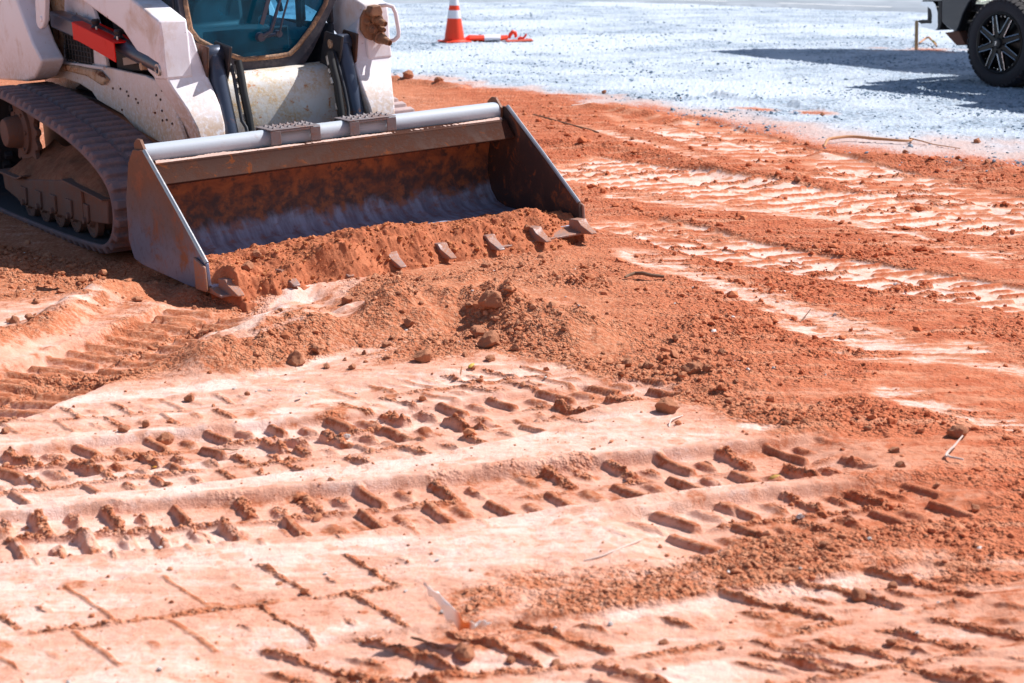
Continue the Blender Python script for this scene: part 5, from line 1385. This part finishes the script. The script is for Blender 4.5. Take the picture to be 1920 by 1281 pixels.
def stake():
    (p,) = [(5.134, 21.495)]; z = hz(*p)
    o = MB().box((-.019, -.012, -.05), (.019, .012, .36)).add([(-.019, -.012, .36), (.019, -.012, .36), (.019, .012, .36), (-.019, .012, .36), (0.004, 0, .372)], [[0, 1, 4], [1, 2, 4], [2, 3, 4], [3, 0, 4]]).build('wooden_stake', M_stake, None, .002)
    o.location = (p[0], p[1], z); o.rotation_euler = (0, R(-3), R(20)); tag(o, 'short square wooden survey stake driven into a patch of red soil beside the pickup', 'stake')
stake()
stick('branch', [(5.374, 22.338), (5.529, 22.633), (5.528, 22.338), (5.436, 21.677)], [.012, .014, .010], M_root, 'short arched piece of bark lying beside the wooden stake', 'branch', [.02, .07, .03])
stick('root', [(2.260, 12.086), (2.341, 12.294), (2.538, 12.417), (2.716, 12.325), (2.899, 12.264), (2.974, 12.386)], [.007, .011, .011, .012, .010, .007], M_root, 'long curved orange root lying on the pale dirt at the gravel edge', 'root', [.0, .03, .03, .02, .02, .02])
stick('thin_root', [(2.936, 12.355), (3.017, 12.264), (3.105, 12.115), (3.207, 11.941)], [.006, .004, .003], M_root, 'thin tail of root trailing right from the curved orange root', 'root', [.03, .01, .01])
tw = stick('forked_twig', [(1.404, 4.981), (1.362, 4.917), (1.333, 4.885), (1.322, 4.854)], [.0025, .0035, .0042, .0042], M_twig, 'forked whitish twig on orange soil near the right picture edge', 'twig', [.035, .02, .01, .008])
t2 = stick('twig_arm', [(1.330, 4.880), (1.330, 4.843), (1.345, 4.823), (1.363, 4.807)], [.0042, .0036, .003], M_twig, None, None, [.008, .012, .012])
_l = t2.location-tw.location; t2.parent = tw; t2.location = _l
stick('white_root', [(0.505, 5.150), (0.514, 5.197), (0.530, 5.238), (0.564, 5.293)], [.002, .003, .002], M_twig, 'thin curled white root just below the single brown clod', 'root', [.002, .01, .002])
stick('thin_stick', [(0.180, 14.173), (0.351, 13.785), (0.550, 13.274), (0.670, 12.965)], .006, M_dtwig, 'long straight thin stick lying on smooth red clay behind the bucket', 'stick')
stick('white_stick', [(0.528, 14.842), (0.607, 14.930), (0.720, 15.109)], .006, M_twig, 'short white stick on the red soil at the gravel edge', 'stick')
stick('pale_straw', [(0.185, 4.038), (0.234, 4.056), (0.309, 4.136), (0.348, 4.191)], [.002, .0025, .0015], M_twig, 'long pale straw lying on the smooth clay above the rough band', 'straw', [.0, .004, .004])
stick('short_twig', [(-0.929, 4.981), (-0.894, 5.003), (-0.865, 5.036)], [.0025, .003, .002], M_dtwig, 'short thin dark twig across the left end of the upper tyre print', 'twig', [.006, .01, .004])
stick('white_splinter', [(-0.352, 3.567), (-0.333, 3.588), (-0.315, 3.609)], [.002, .003, .002], M_twig, 'small white splinter left of the torn ribbon', 'splinter')
stick('brown_splinter', [(-0.235, 3.600), (-0.215, 3.591), (-0.197, 3.579)], [.002, .003, .002], M_dtwig, 'small curved brown splinter left of the torn ribbon tip', 'splinter')
stick('dark_twig', [(0.514, 7.443), (0.562, 7.502), (0.632, 7.455), (0.693, 7.455)], [.006, .009, .007], M_dtwig, 'dark crooked twig on the orange soil right of the mound', 'twig', [.01, .02, .01])
stick('grass_root', [(1.185, 6.690), (1.224, 6.766), (1.248, 6.805)], [.003, .002], M_dtwig, 'tiny upright root hair on the streaked orange clay', 'root', [.0, .03])

def ribbon():
    m = mat('white_flagging_film', (.84, .82, .82), .45); b = NB(m)
    x = b.sep()[0]
    c = b.mix(b.ramp(x, -.028, -.005, 0, 1), (.93, .92, .92), (.88, .25, .06)); c = b.mix(b.ramp(x, .008, .018, 0, 1), c, (.86, .80, .76))
    b.color(c); b.p.inputs['Subsurface Weight'].default_value = .0
    (p,) = [(-0.108, 3.549)]; z = hz(*p)+.045
    # strip: knot end on the ground, the long flap lifting to the left
    sp = [(.058, -.004, .004, .008), (.040, .0, .006, .014), (.022, .0, .002, .010), (.008, -.002, .0, .020), (-.012, .0, .006, .026), (-.030, .003, .026, .024), (-.052, .008, .055, .017), (-.078, .010, .083, .010), (-.092, .010, .098, .004)]
    V = []; F = []
    S = 5; P = []
    for i in range(len(sp)-1):
        for k in range(4):
            t = k/4; P.append([sp[i][j]*(1-t)+sp[i+1][j]*t for j in range(4)])
    P.append(list(sp[-1]))
    for q_ in P: q_[2] += .004*math.sin(q_[0]*260); q_[3] *= 1+.25*math.sin(q_[0]*170+1)
    for i, (x_, y_, z_, w_) in enumerate(P):
        for k in range(S):
            q = (k/(S-1)-.5)*2
            V.append((x_+.35*q*w_*1.5, y_-.75*q*w_*1.6+.004*math.sin(i*.9+k), z_+q*w_*.85+.004*math.sin(i*1.3+2*k)))
    for i in range(len(P)-1):
        for k in range(S-1): F.append([i*S+k, i*S+k+1, (i+1)*S+k+1, (i+1)*S+k])
    o = MB().add(V, F, True).build('torn_ribbon', m); o.location = (p[0], p[1], z)
    md = o.modifiers.new('thickness', 'SOLIDIFY'); md.thickness = .0012
    tag(o, 'torn white and orange plastic flagging ribbon caught on clods in the foreground', 'ribbon')
ribbon()

def leaf(spot, s_, color, label, tilt=.3):
    m = mat('dry_leaf', color, .7)
    V = [(0, 0, 0), (.35, .22, .06), (.75, .2, .10), (1.1, 0, .04), (.75, -.2, .10), (.35, -.22, .05), (.55, 0, 0)]
    o = MB().add([(a*s_, b_*s_, c*s_) for a, b_, c in V], [[0, 1, 6], [1, 2, 6], [2, 3, 6], [3, 4, 6], [4, 5, 6], [5, 0, 6]]).build('dry_leaf', m)
    md = o.modifiers.new('thickness', 'SOLIDIFY'); md.thickness = .001
    x, y = spot; o.location = (x, y, hz(x, y)+.008); o.rotation_euler = (tilt, -tilt, random.uniform(0, 6)); tag(o, label, 'leaf')
leaf([(-0.161, 5.885)][0], .035, (.60, .38, .06), 'small yellow leaf on smooth clay at the foot of the mound')
leaf([(-0.184, 5.797)][0], .045, (.45, .20, .07), 'brown upright leaf shard just below the yellow leaf by the mound', 1.1)
leaf([(-1.080, 4.833)][0], .030, (.65, .36, .05), 'small yellow leaf among crumbs on the left end of the upper tyre print')
leaf([(5.535, 22.050)][0], .10, (.62, .50, .05), 'yellow green leaf on the red soil patch between stake and wheel', .8)
leaf([(0.748, 4.639)][0], .035, (.50, .28, .06), 'curled ochre leaf on the clay below the middle tyre print')
leaf([(-0.721, 5.528)][0], .04, (.80, .76, .72), 'crumpled white paper flake on flat clay left of the mound', .2)

M_wstone = clod_mat('pale_quartz', (.62, .56, .52), (.80, .76, .74))
def pebble(spot, r_, label, group=None):
    me = CLODM[random.randrange(9)].copy(); me.materials.clear(); me.materials.append(M_wstone)
    o = bpy.data.objects.new('white_pebble', me); link(o); o.scale = (r_, r_*.8, r_*.6); x, y = spot
    o.location = (x, y, hz(x, y)+r_*.35); o.rotation_euler = (0, 0, random.uniform(0, 6)); tag(o, label, 'pebble', group)
for s_ in [(-0.974, 5.656), (-0.895, 5.628), (-0.847, 5.628), (-0.712, 5.574), (-0.543, 5.608), (-1.271, 5.167), (0.265, 6.461), (0.119, 5.783), (1.138, 5.856), (0.232, 7.090), (-0.193, 4.049), (-0.166, 3.721), (0.099, 3.612), (0.231, 3.643), (0.728, 3.957), (1.040, 3.802), (0.950, 4.183), (0.947, 3.627), (0.811, 7.307), (0.697, 6.986), (0.960, 5.930), (1.345, 6.786), (-0.928, 4.144), (-0.474, 3.975), (-0.263, 3.853), (-0.522, 3.523), (-0.960, 3.330), (-0.776, 3.397)]:
    pebble(s_, random.choice([.006, .008, .010]), 'tiny white pebble lying on the red clay', 'white pebbles scattered on the clay')
pebble([(-0.534, 5.167)][0], .016, 'grey white pebble alone on smooth clay left of the mound foot')
pebble([(0.799, 4.381)][0], .014, 'pale pebble on the clay between the two lowest tyre prints')
